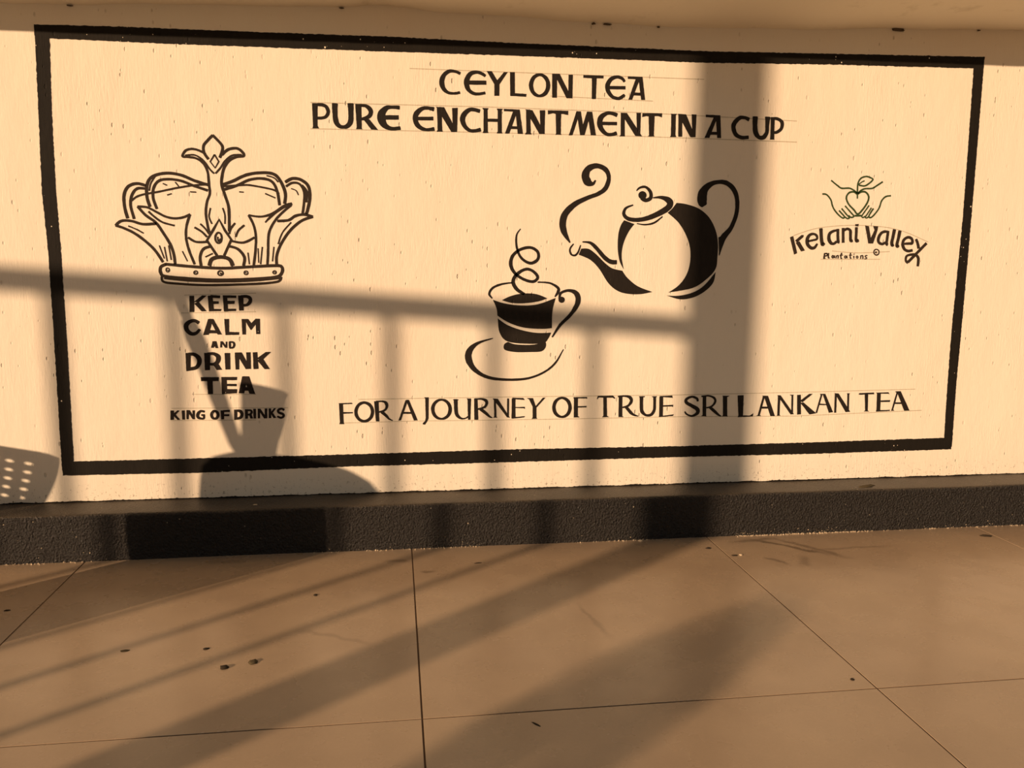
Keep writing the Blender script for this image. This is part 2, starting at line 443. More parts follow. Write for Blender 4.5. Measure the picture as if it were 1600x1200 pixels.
# ------------------------------------------------------------------ the mural: brush strokes in wall units (0.2 mm)
ART = """>headline
=letter C
v 8645,9097,57 8561,9128,53 8445,9133,63 8341,9060,76 8295,8935,95 8327,8811,83 8417,8739,57 8534,8728,49 8639,8747,51
=letter E
v 9128,9071,58 9043,9118,64 8939,9132,64 8834,9091,83 8776,8989,96 8769,8902,96 8808,8803,77 8900,8741,64 9005,8734,54 9125,8757,54
l 8795,8937,77 9148,8946,77
=letter Y
p 9154,9159 9253,9163 9359,8998 9489,9155 9562,9156 9402,8924 9400,8712 9305,8709 9304,8920
=letter L
p 9605,9157 9698,9161 9704,8771 9930,8766 9924,8712 9614,8717
=letter O
r 10355,8941,83 10343,8865,81 10307,8799,74 10253,8755,64 10189,8738,52 10124,8750,64 10069,8791,74 10032,8854,80 10018,8929,82 10030,9004,80 10066,9069,73 10119,9114,64 10184,9131,52 10248,9119,64 10303,9078,74 10341,9016,80
=letter N
p 10429,9159 10578,9164 10755,8842 10754,9153 10839,9157 10839,8712 10722,8712 10528,9055 10529,8715 10436,8712
=letter T
p 11049,9159 11452,9160 11449,9109 11313,9104 11308,8718 11224,8715 11219,9101 11046,9105
=letter E
v 11874,9063,49 11822,9122,63 11720,9146,63 11605,9101,77 11536,8990,91 11546,8882,84 11628,8776,70 11731,8742,63 11803,8755,63 11882,8812,56
l 11544,8939,63 11897,8949,63
=letter A
p 11937,9165 12236,9167 12230,9117 11941,9116
p 12105,9133 12186,9136 12037,8726 11961,8726
p 12148,9164 12236,9167 12301,8730 12220,8731
p 12070,8866 12209,8867 12213,8810 12057,8810
=letter P
p 5867,8461 5967,8461 5957,8057 5985,8007 5862,8004 5874,8040
v 5925,8436,51 6057,8435,61 6130,8397,66 6160,8311,66 6119,8229,59 6037,8198,56 5934,8195,51
=letter U
v 6286,8464,110 6283,8314,95 6301,8140,96 6359,8062,74 6433,8045,62 6508,8066,81 6569,8148,96 6580,8324,96 6575,8473,115
=letter R
p 6664,8475 6776,8476 6775,8030 6790,8015 6670,8012 6683,8049
v 6723,8448,52 6842,8446,59 6916,8407,81 6952,8335,81 6914,8254,74 6808,8207,59 6734,8204,52
p 6808,8199 6920,8203 7082,8009 6955,8013
=letter E
v 7487,8433,74 7351,8436,62 7246,8418,89 7154,8312,141 7153,8195,149 7211,8094,112 7316,8045,75 7407,8043,67 7498,8058,72
l 7153,8242,82 7473,8252,82
=letter E
v 8139,8424,83 8017,8442,63 7911,8424,75 7811,8333,97 7787,8229,97 7825,8126,90 7908,8062,75 8014,8040,60 8144,8058,75
l 7803,8241,67 8130,8251,68
=letter N
l 8246,8457,87 8256,8020,88
p 8491,8457 8598,8464 8585,8014 8505,8027
p 8182,8470 8338,8467 8585,8014 8474,8011
p 8198,8033 8305,8036 8308,8011 8198,8008
=letter C
v 9022,8415,73 8906,8441,68 8814,8430,76 8721,8346,98 8690,8241,98 8737,8123,83 8829,8051,68 8938,8047,64 9039,8072,76
=letter H
l 9135,8455,79 9140,8030,79
l 9410,8464,79 9413,8023,80
l 9155,8252,58 9404,8255,58
p 9069,8476 9193,8476 9177,8446 9092,8444
p 9081,8010 9194,8013 9179,8046 9093,8044
p 9353,8473 9473,8473 9450,8446 9364,8443
p 9355,8009 9465,8012 9452,8042 9366,8039
=letter A
p 9488,8474 9801,8469 9797,8427 9493,8429
p 9676,8443 9754,8438 9601,8013 9515,8013
p 9715,8466 9801,8466 9868,8013 9766,8014
p 9616,8156 9781,8153 9784,8101 9600,8100
=letter N
l 9966,8474,84 9979,8023,85
p 9911,8480 10053,8465 10307,8025 10192,8022
p 10195,8469 10300,8473 10296,8025 10216,8045
p 9908,8006 10042,8010 10018,8047 9931,8045
=letter T
p 10353,8474 10761,8476 10759,8396 10663,8413 10619,8412 10617,8041 10638,8019 10510,8015 10526,8039 10512,8408 10456,8422 10357,8396
=letter M
p 10925,8474 10997,8469 10854,8017 10779,8012
p 10925,8474 11010,8474 11095,8024 11006,8021
p 11133,8473 11214,8468 11095,8024 11024,8098
p 11141,8473 11238,8472 11325,8027 11219,8024
=letter E
v 11739,8423,79 11641,8454,66 11528,8450,70 11417,8368,102 11396,8246,110 11439,8140,94 11538,8059,71 11635,8051,66 11740,8080,76
l 11412,8258,66 11744,8264,66
=letter N
l 11855,8470,82 11867,8030,82
p 11799,8020 11916,8023 11904,8061 11830,8059
p 11811,8474 11941,8472 12264,8033 12125,8037
p 12134,8481 12224,8484 12223,8036 12157,8053
=letter T
p 12256,8479 12661,8488 12657,8408 12577,8431 12507,8429 12504,8063 12520,8038 12383,8034 12404,8061 12385,8420 12332,8424 12252,8402
=letter I
l 12896,8485,95 12902,8044,96
p 12832,8487 12972,8487 12947,8463 12854,8460
p 12838,8038 12967,8042 12955,8070 12854,8067
=letter N
l 13036,8479,83 13049,8048,83
p 12982,8488 13155,8483 13367,8047 13259,8044
p 13269,8487 13371,8486 13367,8047 13301,8075
=letter A
p 13565,8490 13870,8485 13866,8434 13568,8441
p 13731,8440 13807,8437 13661,8041 13557,8038
p 13772,8482 13870,8485 13908,8045 13825,8043
p 13667,8160 13831,8161 13838,8106 13648,8101
=letter C
v 14477,8422,80 14387,8454,67 14277,8447,80 14173,8343,95 14160,8241,89 14216,8121,85 14340,8067,74 14483,8077,68
=letter U
v 14606,8477,116 14610,8315,102 14633,8173,102 14705,8083,81 14804,8086,89 14866,8180,81 14869,8322,81 14871,8479,117
=letter P
l 14979,8468,85 14989,8050,85
p 14936,8043 15040,8045 15027,8078 14956,8076
v 14939,8457,53 15073,8455,60 15177,8393,75 15173,8270,68 15088,8196,60 14999,8183,53
>keep_calm
=letter K
p 3498,4862 3585,4862 3571,4555 3485,4553
p 3569,4743 3733,4872 3815,4869 3667,4743
p 3578,4715 3657,4755 3797,4572 3709,4567
=letter E
p 3832,4863 3920,4874 3935,4572 3841,4566
p 3882,4880 4063,4869 4057,4818 3901,4823
p 3899,4763 4031,4758 4029,4713 3902,4706
p 3892,4618 4074,4612 4056,4572 3890,4569
=letter E
p 4107,4873 4190,4873 4194,4566 4117,4566
p 4146,4873 4361,4870 4354,4821 4149,4824
p 4153,4770 4329,4767 4316,4710 4156,4709
p 4157,4618 4344,4618 4339,4575 4155,4569
=letter P
p 4389,4870 4489,4870 4483,4583 4400,4580
v 4443,4847,56 4544,4853,56 4609,4819,68 4607,4750,68 4549,4692,57 4459,4681,45
=letter C
v 3644,4349,67 3574,4390,62 3486,4373,73 3415,4304,84 3424,4212,84 3497,4143,73 3585,4149,62 3660,4223,51
=letter A
p 3818,4423 3912,4423 3816,4119 3716,4114
p 3840,4427 3917,4423 4062,4124 3982,4124
p 3809,4211 3963,4208 3983,4147 3784,4148
=letter L
p 4116,4423 4205,4423 4195,4175 4384,4168 4377,4116 4126,4112
=letter M
p 4438,4422 4516,4422 4507,4122 4440,4122
p 4695,4428 4779,4425 4772,4129 4698,4129
p 4483,4422 4561,4422 4640,4301 4598,4208
p 4701,4428 4774,4422 4609,4208 4567,4289
=letter A
p 3882,3995 3938,3995 3899,3868 3849,3868
p 3910,3998 3954,3995 3982,3862 3932,3862
p 3896,3926 3951,3926 3955,3889 3889,3889
=letter N
l 4043,3989,34 4036,3873,34
p 4027,3995 4071,3994 4149,3866 4110,3867
l 4141,3988,32 4133,3872,32
=letter D
l 4201,3988,40 4199,3860,40
v 4198,3982,34 4265,3970,40 4283,3924,43 4255,3872,36 4194,3864,32
=letter D
p 3375,3773 3469,3773 3453,3431 3375,3420
v 3424,3750,56 3534,3743,68 3614,3673,91 3620,3580,85 3555,3488,68 3410,3460,68
=letter R
p 3718,3771 3834,3770 3814,3439 3719,3434
v 3778,3753,51 3900,3752,62 3975,3693,85 3960,3600,80 3891,3554,57 3780,3555,51
p 3869,3555 3970,3565 4037,3442 3936,3437
=letter I
p 4095,3768 4199,3767 4190,3446 4099,3445
=letter N
p 4285,3772 4369,3772 4356,3445 4289,3443
p 4302,3778 4414,3777 4576,3454 4480,3449
p 4498,3777 4582,3780 4576,3448 4504,3478
=letter K
p 4621,3776 4706,3781 4717,3453 4626,3448
p 4690,3653 4864,3780 4966,3782 4790,3617
p 4689,3629 4809,3652 4932,3445 4835,3446
=letter T
p 3636,3303 3972,3299 3964,3220 3638,3224
p 3750,3241 3856,3239 3850,2969 3755,2968
=letter E
p 4015,3302 4115,3301 4113,2972 4017,2961
p 4059,3301 4311,3299 4303,3236 4068,3237
p 4054,3169 4295,3164 4293,3116 4063,3122
p 4050,3067 4302,3060 4293,2977 4046,2969
=letter A
p 4407,3309 4514,3308 4434,2973 4327,2977
p 4430,3312 4537,3308 4641,2960 4530,2966
p 4422,3097 4552,3095 4555,3024 4408,3026
>king_line
=letter K
p 3044,2660 3110,2659 3102,2479 3035,2472
p 3085,2589 3177,2661 3214,2654 3120,2557
p 3091,2565 3136,2580 3215,2477 3168,2470
=letter I
p 3254,2657 3310,2656 3304,2475 3254,2476
=letter N
p 3340,2659 3391,2658 3373,2482 3334,2482
p 3347,2663 3399,2662 3495,2479 3447,2480
p 3451,2653 3495,2656 3487,2480 3451,2496
=letter G
v 3673,2626,43 3606,2638,46 3552,2589,58 3549,2518,58 3607,2490,43 3656,2495,38 3659,2555,43
l 3610,2559,34 3677,2561,34
=letter O
r 3924,2558,55 3918,2530,54 3904,2505,52 3884,2489,48 3861,2484,43 3838,2490,48 3819,2507,52 3807,2532,54 3804,2561,55 3810,2590,54 3824,2614,52 3844,2630,48 3867,2635,43 3890,2629,48 3909,2612,52 3920,2588,54
=letter F
p 3977,2645 4047,2646 4036,2469 3980,2467
p 4025,2652 4153,2654 4147,2610 4031,2612
p 4029,2568 4139,2569 4134,2528 4028,2530
=letter D
p 4228,2659 4288,2658 4281,2457 4225,2453
v 4257,2637,43 4340,2626,59 4375,2566,62 4342,2495,56 4251,2478,43
=letter R
p 4432,2661 4492,2660 4485,2474 4432,2470
v 4461,2641,37 4544,2635,43 4558,2595,43 4526,2556,40 4466,2554,37
p 4503,2556 4557,2563 4584,2475 4531,2473
=letter I
p 4591,2666 4644,2665 4640,2474 4591,2472
=letter N
p 4674,2661 4722,2660 4716,2476 4673,2473
p 4674,2668 4727,2667 4850,2473 4792,2471
p 4808,2670 4859,2669 4853,2478 4808,2495
=letter K
p 4884,2669 4932,2668 4929,2477 4880,2473
p 4914,2581 4986,2672 5027,2671 4944,2556
p 4921,2565 4960,2580 5025,2480 4972,2474
=letter S
v 5178,2632,41 5130,2660,41 5068,2634,47 5075,2586,47 5150,2553,50 5164,2512,47 5117,2478,41 5046,2507,37
>journey
=letter F
p 6237,2740 6314,2746 6320,2369 6330,2328 6235,2329 6247,2370
p 6230,2751 6483,2758 6503,2736 6485,2732 6244,2726
p 6303,2573 6504,2569 6500,2543 6303,2536
=letter O
r 6889,2565,65 6875,2493,64 6839,2433,62 6785,2393,59 6722,2380,55 6660,2395,58 6608,2437,62 6574,2499,64 6563,2571,64 6577,2642,64 6613,2703,61 6666,2742,58 6729,2756,54 6791,2740,58 6843,2699,62 6878,2637,64
=letter R
p 6923,2780 7012,2782 7020,2370 6953,2371
v 6963,2774,32 7090,2775,36 7154,2745,58 7174,2674,55 7130,2595,43 7016,2560,32
v 7073,2559,65 7157,2485,55 7213,2418,36 7284,2383,17
=letter A
p 7546,2792 7596,2799 7449,2384 7398,2377
p 7553,2800 7611,2799 7783,2378 7707,2375
p 7508,2555 7658,2552 7665,2512 7493,2515
=letter J
p 7912,2845 8006,2844 8000,2418 7973,2352 7930,2286 7886,2291 7884,2317 7930,2360 7945,2426 7936,2823
=letter O
r 8436,2592,70 8422,2517,68 8384,2454,62 8327,2412,53 8260,2399,43 8193,2415,53 8136,2458,62 8099,2523,67 8086,2598,69 8099,2673,67 8138,2735,62 8195,2777,53 8261,2791,43 8328,2775,53 8385,2731,62 8423,2667,67
=letter U
p 8767,2809 8860,2808 8845,2370 8798,2371 8787,2786
v 8548,2792,77 8552,2618,74 8567,2493,70 8621,2422,54 8690,2394,34 8760,2408,28 8814,2449,31
p 8491,2793 8606,2792 8598,2773 8499,2775
=letter R
p 8921,2799 8991,2798 9007,2367 8927,2369
v 8929,2793,31 9068,2794,39 9154,2765,62 9177,2702,59 9131,2624,47 8991,2583,34
v 9053,2586,62 9162,2498,62 9240,2426,39 9295,2405,16
=letter N
l 9344,2790,44 9357,2408,44
p 9298,2801 9402,2795 9654,2398 9599,2404
l 9615,2797,39 9615,2411,39
p 9310,2404 9396,2403 9380,2423 9326,2424
=letter E
l 9729,2795,78 9728,2381,79
p 9690,2811 9925,2803 9960,2760 9933,2760 9737,2779
p 9762,2617 9961,2618 9962,2571 9943,2587 9762,2595
p 9701,2407 9968,2424 9945,2397 9701,2375
=letter Y
p 9996,2799 10129,2797 10186,2630 10334,2802 10389,2801 10202,2598 10205,2385 10229,2365 10103,2363 10126,2394 10123,2616 10051,2766
=letter O
r 10903,2590,74 10891,2514,72 10856,2450,67 10802,2408,59 10737,2394,49 10672,2410,59 10617,2454,67 10579,2519,72 10565,2595,74 10577,2671,72 10612,2734,66 10666,2776,58 10730,2791,49 10795,2775,59 10851,2731,67 10889,2666,72
=letter F
l 11023,2790,84 11030,2385,85
p 10973,2803 11259,2804 11260,2763 11230,2774 10974,2773
p 11056,2612 11251,2616 11251,2584 11057,2584
p 10978,2377 11109,2378 11083,2402 10995,2403
=letter T
p 11486,2823 11806,2826 11858,2768 11841,2755 11799,2778 11674,2780 11689,2400 11738,2372 11582,2370 11612,2401 11602,2781 11504,2788 11479,2748 11466,2760
=letter R
l 11968,2802,80 11976,2368,81
v 11914,2803,32 12057,2810,39 12166,2781,68 12201,2701,63 12135,2605,50 12019,2571,36
v 12091,2579,63 12193,2462,63 12267,2407,45 12358,2379,18
p 11935,2369 12043,2367 12030,2385 11944,2386
=letter U
p 12360,2800 12490,2803 12481,2777 12373,2778
v 12414,2795,75 12420,2600,75 12437,2475,72 12530,2397,50 12638,2409,63 12699,2507,63 12703,2631,58 12698,2791,63
p 12634,2796 12747,2799 12735,2773 12653,2774
=letter E
l 12843,2789,81 12849,2361,81
p 12788,2799 13079,2807 13090,2753 13072,2759 12889,2774
p 12886,2602 13110,2610 13101,2557 13079,2575 12887,2571
p 12803,2371 13131,2406 13105,2371 12804,2353
=letter S
v 13641,2675,46 13622,2732,53 13512,2774,46 13398,2727,62 13392,2654,69 13520,2579,74 13640,2504,86 13643,2423,74 13529,2363,46 13411,2403,36 13367,2460,30
=letter R
l 13786,2781,79 13800,2355,79
p 13729,2356 13850,2346 13838,2371 13745,2372
v 13720,2779,33 13878,2788,33 13997,2742,46 14026,2661,50 13955,2564,41 13839,2533,30
v 13905,2549,58 14027,2449,66 14114,2374,41 14175,2345,17
=letter I
l 14238,2779,96 14259,2343,96
p 14176,2785 14344,2783 14298,2757 14197,2759
p 14187,2340 14322,2337 14309,2359 14202,2361
=letter L
p 14516,2787 14651,2790 14656,2356 14809,2350 14888,2401 14875,2327 14539,2317 14554,2358
=letter A
p 15067,2775 15195,2770 15188,2749 15077,2751
l 15102,2759,47 15005,2341,47
p 15101,2767 15195,2765 15374,2326 15271,2328
l 15055,2517,47 15260,2513,47
p 14946,2338 15065,2335 15039,2352 14979,2353
=letter N
l 15443,2770,54 15451,2333,54
p 15399,2779 15476,2778 15802,2360 15725,2357
l 15742,2782,42 15758,2369,42
p 15682,2786 15776,2785 15760,2769 15700,2769
p 15408,2334 15502,2332 15484,2349 15424,2350
=letter K
l 15891,2781,87 15918,2353,87
p 15921,2650 16124,2799 16204,2798 15976,2615
p 15932,2607 16003,2615 16312,2371 16153,2349
=letter A
p 16364,2796 16489,2794 16482,2769 16384,2770
l 16409,2787,38 16311,2380,38
p 16427,2795 16489,2794 16695,2390 16598,2378
p 16360,2584 16549,2572 16551,2543 16354,2550
=letter N
l 16730,2799,49 16745,2376,49
p 16703,2808 16793,2798 17092,2392 16984,2385
l 17018,2795,44 17037,2402,44
p 16982,2799 17057,2798 17046,2781 16992,2782
=letter T
p 17279,2800 17613,2807 17620,2766 17480,2768 17498,2411 17536,2390 17399,2392 17434,2415 17399,2764 17282,2761 17254,2771
=letter E
l 17727,2794,88 17745,2389,89
p 17659,2803 17950,2808 17981,2764 17953,2773 17688,2777
p 17782,2630 18006,2635 17998,2592 17784,2595
p 17689,2416 18017,2419 18010,2393 17691,2382
=letter A
p 18104,2823 18232,2826 18215,2804 18124,2800
l 18160,2813,39 18065,2401,39
p 18140,2827 18236,2826 18479,2394 18350,2393
l 18116,2564,39 18290,2562,39
p 18038,2393 18120,2400 18104,2418 18054,2415
>company
=letter K
p 15488,6095 15560,6123 15666,5772 15599,5741
p 15603,6027 15739,6145 15791,6145 15783,6103 15653,5988
p 15621,5988 15704,6014 15833,5828 15749,5807
=letter e
v 15895,6019,41 16000,6041,41 16083,6067,43 16073,6136,49 16002,6170,46 15919,6144,61 15871,6060,77 15888,5952,77 15967,5883,67 16041,5889,56 16100,5969,33
=letter l
v 16159,6280,77 16173,6162,74 16192,6034,74 16218,5955,77 16254,5985,51
=letter a
v 16529,6253,41 16445,6234,51 16363,6184,67 16348,6085,77 16392,5996,72 16463,5972,52 16524,6018,52
v 16536,6275,64 16547,6117,64 16562,6018,67 16589,6003,46
=letter n
l 16652,6301,64 16674,5994,64
v 16669,6247,46 16742,6282,51 16814,6249,64 16827,6140,64 16840,6041,64 16883,6041,47
=letter i
v 16949,6315,64 16953,6191,64 16956,6072,64 16975,6037,73 17017,6053,52
p 16917,6383 16997,6389 16991,6335 16920,6339
=letter V
p 17139,6359 17227,6343 17321,5986 17240,5985
p 17321,6346 17437,6346 17428,6266 17348,5987 17278,5986 17281,6085 17359,6265
=letter a
v 17672,6234,42 17584,6236,52 17511,6198,62 17464,6107,68 17471,6018,63 17550,5979,52 17624,6009,47
v 17668,6249,62 17660,6110,63 17653,5990,63 17682,5965,52
=letter l
v 17810,6281,78 17789,6131,71 17771,6011,71 17787,5956,68 17819,5966,42
=letter l
v 17937,6258,78 17916,6113,71 17893,5992,71 17898,5937,68 17941,5943,42
=letter e
v 18063,5989,42 18162,5995,53 18238,6006,63 18219,6096,63 18129,6125,52 18045,6074,63 18021,5974,68 18073,5874,63 18164,5839,53 18256,5855,53
=letter y
v 18319,6087,53 18365,5997,63 18396,5897,58
l 18569,6009,63 18172,5602,63
v 18173,5592,58 18120,5642,47 18134,5733,47 18236,5764,47 18336,5760,53 18402,5695,66 18410,5604,64 18406,5523,53
=registered_mark
r 17497,5808,23 17494,5785,23 17483,5766,23 17465,5753,23 17443,5749,23 17420,5753,23 17400,5765,23 17385,5784,23 17379,5807,23 17382,5830,23 17393,5849,23 17411,5862,23 17434,5867,23 17456,5862,23 17476,5850,23 17491,5831,23
l 17415,5822,13 17413,5782,13
v 17415,5820,11 17445,5813,11 17422,5799,11
l 17428,5799,13 17451,5783,13
=letter P
l 16278,5777,26 16269,5668,26
v 16273,5769,15 16332,5766,23 16330,5728,21 16282,5718,15
l 16250,5668,14 16301,5670,14
=letter l
v 16364,5778,23 16364,5688,21 16392,5681,14
=letter a
r 16480,5704,17 16479,5695,16 16476,5687,16 16471,5681,15 16464,5679,14 16457,5681,15 16450,5687,16 16446,5695,16 16444,5704,17 16444,5714,16 16448,5722,16 16453,5727,15 16460,5729,14 16467,5727,15 16474,5722,16 16478,5714,16
l 16495,5734,17 16505,5675,17
=letter n
l 16539,5730,17 16537,5670,17
v 16539,5718,12 16582,5728,17 16580,5670,19
=letter t
v 16658,5786,23 16641,5731,21 16650,5671,17 16671,5676,12
l 16613,5735,12 16688,5743,12
=letter a
r 16763,5702,15 16763,5693,14 16759,5685,14 16754,5680,13 16747,5678,12 16740,5679,13 16733,5685,14 16729,5692,14 16727,5701,15 16728,5711,14 16731,5718,14 16737,5724,13 16743,5726,12 16751,5724,13 16757,5719,14 16761,5711,14
l 16775,5732,15 16787,5674,15
=letter t
v 16858,5787,19 16851,5732,19 16858,5678,17 16881,5683,12
l 16823,5737,10 16893,5743,10
=letter i
l 16932,5728,17 16938,5673,17
l 16931,5771,17 16937,5755,17
=letter o
r 17028,5702,15 17027,5694,14 17024,5686,14 17018,5682,13 17011,5680,12 17004,5681,13 16998,5686,14 16993,5693,14 16991,5702,15 16992,5710,14 16996,5717,14 17001,5722,13 17008,5724,12 17015,5722,13 17022,5717,14 17026,5710,14
=letter n
l 17090,5739,17 17090,5666,17
v 17091,5724,12 17132,5733,17 17141,5667,17
=letter s
v 17237,5736,13 17194,5730,15 17196,5705,15 17224,5691,15 17220,5670,15 17177,5667,10
>emblem
=left_hand
v 16323,7262,31 16455,7170,31 16563,7109,31 16736,7113,31 16855,7062,31 16929,7006,31
v 16147,6986,31 16239,6973,31 16338,6873,31 16394,6726,31 16495,6600,31 16617,6506,31 16667,6522,31 16636,6564,31 16537,6654,31
v 16592,6697,29 16704,6582,29 16774,6515,29 16734,6493,29 16666,6535,29
v 16664,6752,29 16794,6626,29 16874,6546,29 16813,6520,29 16757,6557,29
=right_hand
v 17468,7258,31 17357,7188,31 17246,7122,31 17084,7109,31 16994,7071,31 16929,7006,31
v 17673,6977,31 17562,6958,31 17475,6872,31 17428,6721,31 17354,6613,31 17267,6527,31 17208,6536,31 17238,6612,31 17300,6709,31
v 17253,6723,25 17175,6600,25 17132,6529,25 17161,6512,25 17208,6543,25
v 17198,6771,25 17109,6642,25 17051,6549,25 17081,6520,25 17125,6550,25
=heart
v 16918,6993,35 16834,7041,35 16731,7017,35 16680,6921,35 16735,6795,35 16860,6680,36 16959,6590,36 17068,6694,36 17152,6823,36 17178,6941,36 17112,7035,36 17007,7044,35 16923,6994,35
l 16920,7006,27 16927,6905,27
l 16892,6555,36 17043,6557,36
=leaf
v 16921,7015,31 16915,7201,31 16975,7318,31 17088,7358,31 17183,7337,31 17244,7296,31 17146,7205,31 17056,7165,31 16944,7180,31
v 16923,7184,20 17004,7245,20 17060,7271,20
>teapot
=steam
v 11337,7164,25 11282,7096,71 11182,7126,157 11128,7242,152 11184,7379,127 11352,7444,96 11536,7374,97 11605,7214,82 11544,7014,92 11390,6899,82 11183,6820,82 10926,6691,107 10735,6501,127 10686,6300,133 10728,6125,107 10841,5937,26
=spout
v 10915,5913,21 10843,5811,36 10866,5710,36 10945,5685,41 11010,5749,36 11059,5889,21
q 11074,5821! 11231,5815 11392,5702 11554,5550 11716,5436 11931,5386! 12042,5244 12262,5077 12576,4961! 12321,4914 12051,4921 11835,4985 11644,5140 11451,5421 11262,5599 11024,5698!
v 11097,5953,21 11255,5937,57 11389,5829,78 11552,5652,83 11687,5564,89 11806,5557,89
=lid
v 12119,6694,26 11975,6633,46 11931,6519,67 12021,6425,78 12221,6402,83 12459,6451,94 12696,6556,115 12848,6655,120 12890,6750,135 12821,6817,109 12686,6855,62 12526,6844,21
v 12210,6328,16 12384,6311,31 12569,6351,37 12739,6476,21
=knob
v 12182,6976,21 12254,7040,41 12373,7050,52 12469,6957,67 12478,6843,78 12382,6791,78 12300,6840,103
q 12392,6892 12373,6840 12324,6812 12266,6820 12228,6862 12226,6917 12262,6959 12319,6970 12370,6944
=body
q 11943,6393! 12157,6320! 12042,6166 11942,5936 11909,5681 11962,5412! 11872,5578 11826,5833 11831,6113 11879,6291
q 13024,6752! 13227,6730 13501,6645 13726,6470 13874,6215 13935,5957 13938,5698 13909,5437 13726,5227 13431,5042 12916,4949! 13128,5093 13284,5303 13355,5563 13344,5848 13252,6104 13080,6358 12844,6553! 12935,6636
q 12877,4889! 13136,4884 13435,4950 13676,5095 13912,5372! 13867,5149 13682,4964 13439,4845 13166,4811
=handle
v 13606,6711,131 13562,6799,210 13569,6952,189 13658,7085,131 13830,7172,84 14048,7169,92 14217,7045,100 14304,6838,90 14302,6555,85 14200,6271,91 14045,6075,128 14003,5906,80 13973,5711,16
q 13940,6074! 14098,6114 13974,5698!
>teacup
=steam
v 9839,6195,15 9759,6063,30 9767,5830,41 9859,5625,48 10041,5524,54 10191,5599,60 10189,5746,54 10038,5832,53 9828,5786,53 9679,5653,65 9651,5477,71 9742,5315,60 9924,5198,54 10106,5160,54 10196,5244,60 10103,5362,54 9952,5405,54 9772,5301,66 9698,5153,72 9775,5005,72 9927,4910,48
=rim
v 9280,4826,24 9220,4914,42 9294,5033,42 9473,5107,36 9683,5135,24
=rim
v 10197,5149,24 10440,5132,36 10610,5037,54 10611,4947,54 10551,4858,24
=coffee
q 9475,4787! 9655,4871 9896,4922 10169,4911 10399,4827! 10202,4761 9898,4725 9656,4737
=bowl
q 9295,4796! 9536,4722 9868,4683 10202,4707 10567,4834! 10509,4587 10500,4225! 10270,4211 9903,4242 9599,4348 9387,4483! 9371,4618
q 9396,4424! 9599,4288 9904,4182 10210,4130 10486,4135! 10426,4013 10335,3929 10029,3909 9602,3957 9434,4139
=foot
q 9602,3951! 9754,3902 10029,3888 10212,3908 10350,3968 10382,3862 10291,3756 10030,3742 9755,3744 9542,3791 9526,3897
=handle
q 10754,4798 10740,4757 10702,4736 10659,4743 10630,4776 10629,4819 10657,4852 10700,4860 10739,4838
v 10644,4813,42 10672,4933,48 10840,4984,55 10995,4918,103 11023,4738,104 10880,4497,73 10668,4285,61 10508,4043,24
=saucer
v 9298,4025,15 8997,3931,54 8832,3781,120 8811,3601,133 8938,3388,91 9211,3233,67 9607,3182,49 10036,3208,43 10374,3342,37 10587,3524,37 10744,3792,15
>crown
=finial
v 4047,7828,41 3967,7748,41 3880,7642,41 3879,7513,41 3952,7397,42
v 4047,7828,41 4134,7740,41 4212,7638,42 4202,7534,42 4159,7428,42
v 3904,7487,36 3816,7537,36 3690,7573,36 3560,7544,36 3492,7438,36 3581,7427,36 3733,7405,36 3858,7317,36 3928,7162,36 3944,6926,37 3950,6768,37 3891,6609,37 3864,6396,37 3886,6184,37 3911,6051,37
v 3543,7452,26 3710,7464,26 3860,7369,26 3969,7215,26 4044,7138,26
v 4200,7481,42 4308,7575,42 4464,7605,42 4566,7543,42 4589,7470,42 4458,7449,42 4326,7380,42 4230,7247,42 4184,7088,42 4172,6930,42 4222,6747,42 4279,6536,42 4282,6296,42 4274,6082,42
v 4551,7490,26 4381,7473,26 4247,7365,26 4165,7245,26 4070,7139,26
l 4066,7483,23 4138,7355,23 4066,7238,23 3983,7351,23 4066,7483,23
v 3952,6504,21 3919,6344,21 3965,6212,21
v 4173,6507,21 4207,6375,21 4200,6215,21
=arch
v 3931,6926,47 3689,6999,47 3437,7099,47 3183,7125,46 2951,7062,46 2847,6930,46 2825,6695,46 2871,6512,47
v 3914,6825,42 3685,6900,42 3432,6994,41 3203,7016,41 3048,6981,41 2953,6854,41 2935,6671,41 2991,6475,42
v 2989,7063,21 2906,6931,21 2873,6800,21
v 2546,6612,28 2704,6714,28 3064,6791,28 3374,6862,29 3685,6916,29 3931,6931,29
v 3122,6936,18 3192,6906,18
v 3341,6966,18 3401,6889,18
v 3188,6728,18 3267,6755,18
v 3602,6793,18 3705,6790,18
=arch
v 2815,6891,46 2665,6927,46 2510,6872,46 2425,6714,46 2425,6479,46 2465,6296,47
v 2812,6838,41 2660,6835,41 2564,6716,41 2529,6533,41 2579,6285,41
=arch
v 4165,6930,47 4363,7000,47 4628,7124,47 4892,7169,47 5128,7148,48 5255,7005,48 5328,6793,48 5309,6606,48
v 4213,6847,42 4438,6922,42 4677,7033,42 4915,7064,42 5097,7002,42 5183,6817,43 5215,6578,43
v 4203,6905,29 4621,6939,29 4883,6905,29 5118,6856,29 5209,6791,29
v 4958,6787,21 5140,6710,21
v 4486,6810,18 4564,6806,18
v 4995,7119,21 5126,7082,21 5203,7004,21
=arch
v 5335,7007,48 5470,7076,48 5628,7053,48 5759,6935,48 5780,6721,48 5734,6506,48 5705,6424,48
v 5346,6927,37 5467,6996,37 5600,6972,37 5675,6827,37 5670,6639,38 5637,6423,38
v 5639,6959,27 5708,6827,80 5710,6640,32
v 5438,6889,16 5530,6851,16 5567,6771,16
=leaf_point
v 2654,6509,41 2786,6353,41 2958,6224,42 3077,6041,42 3195,5829,42 3251,5643,42 3267,5455,42
v 2654,6509,36 2819,6498,36 2993,6409,36 3143,6332,36 3296,6303,37 3451,6324,37 3578,6379,37
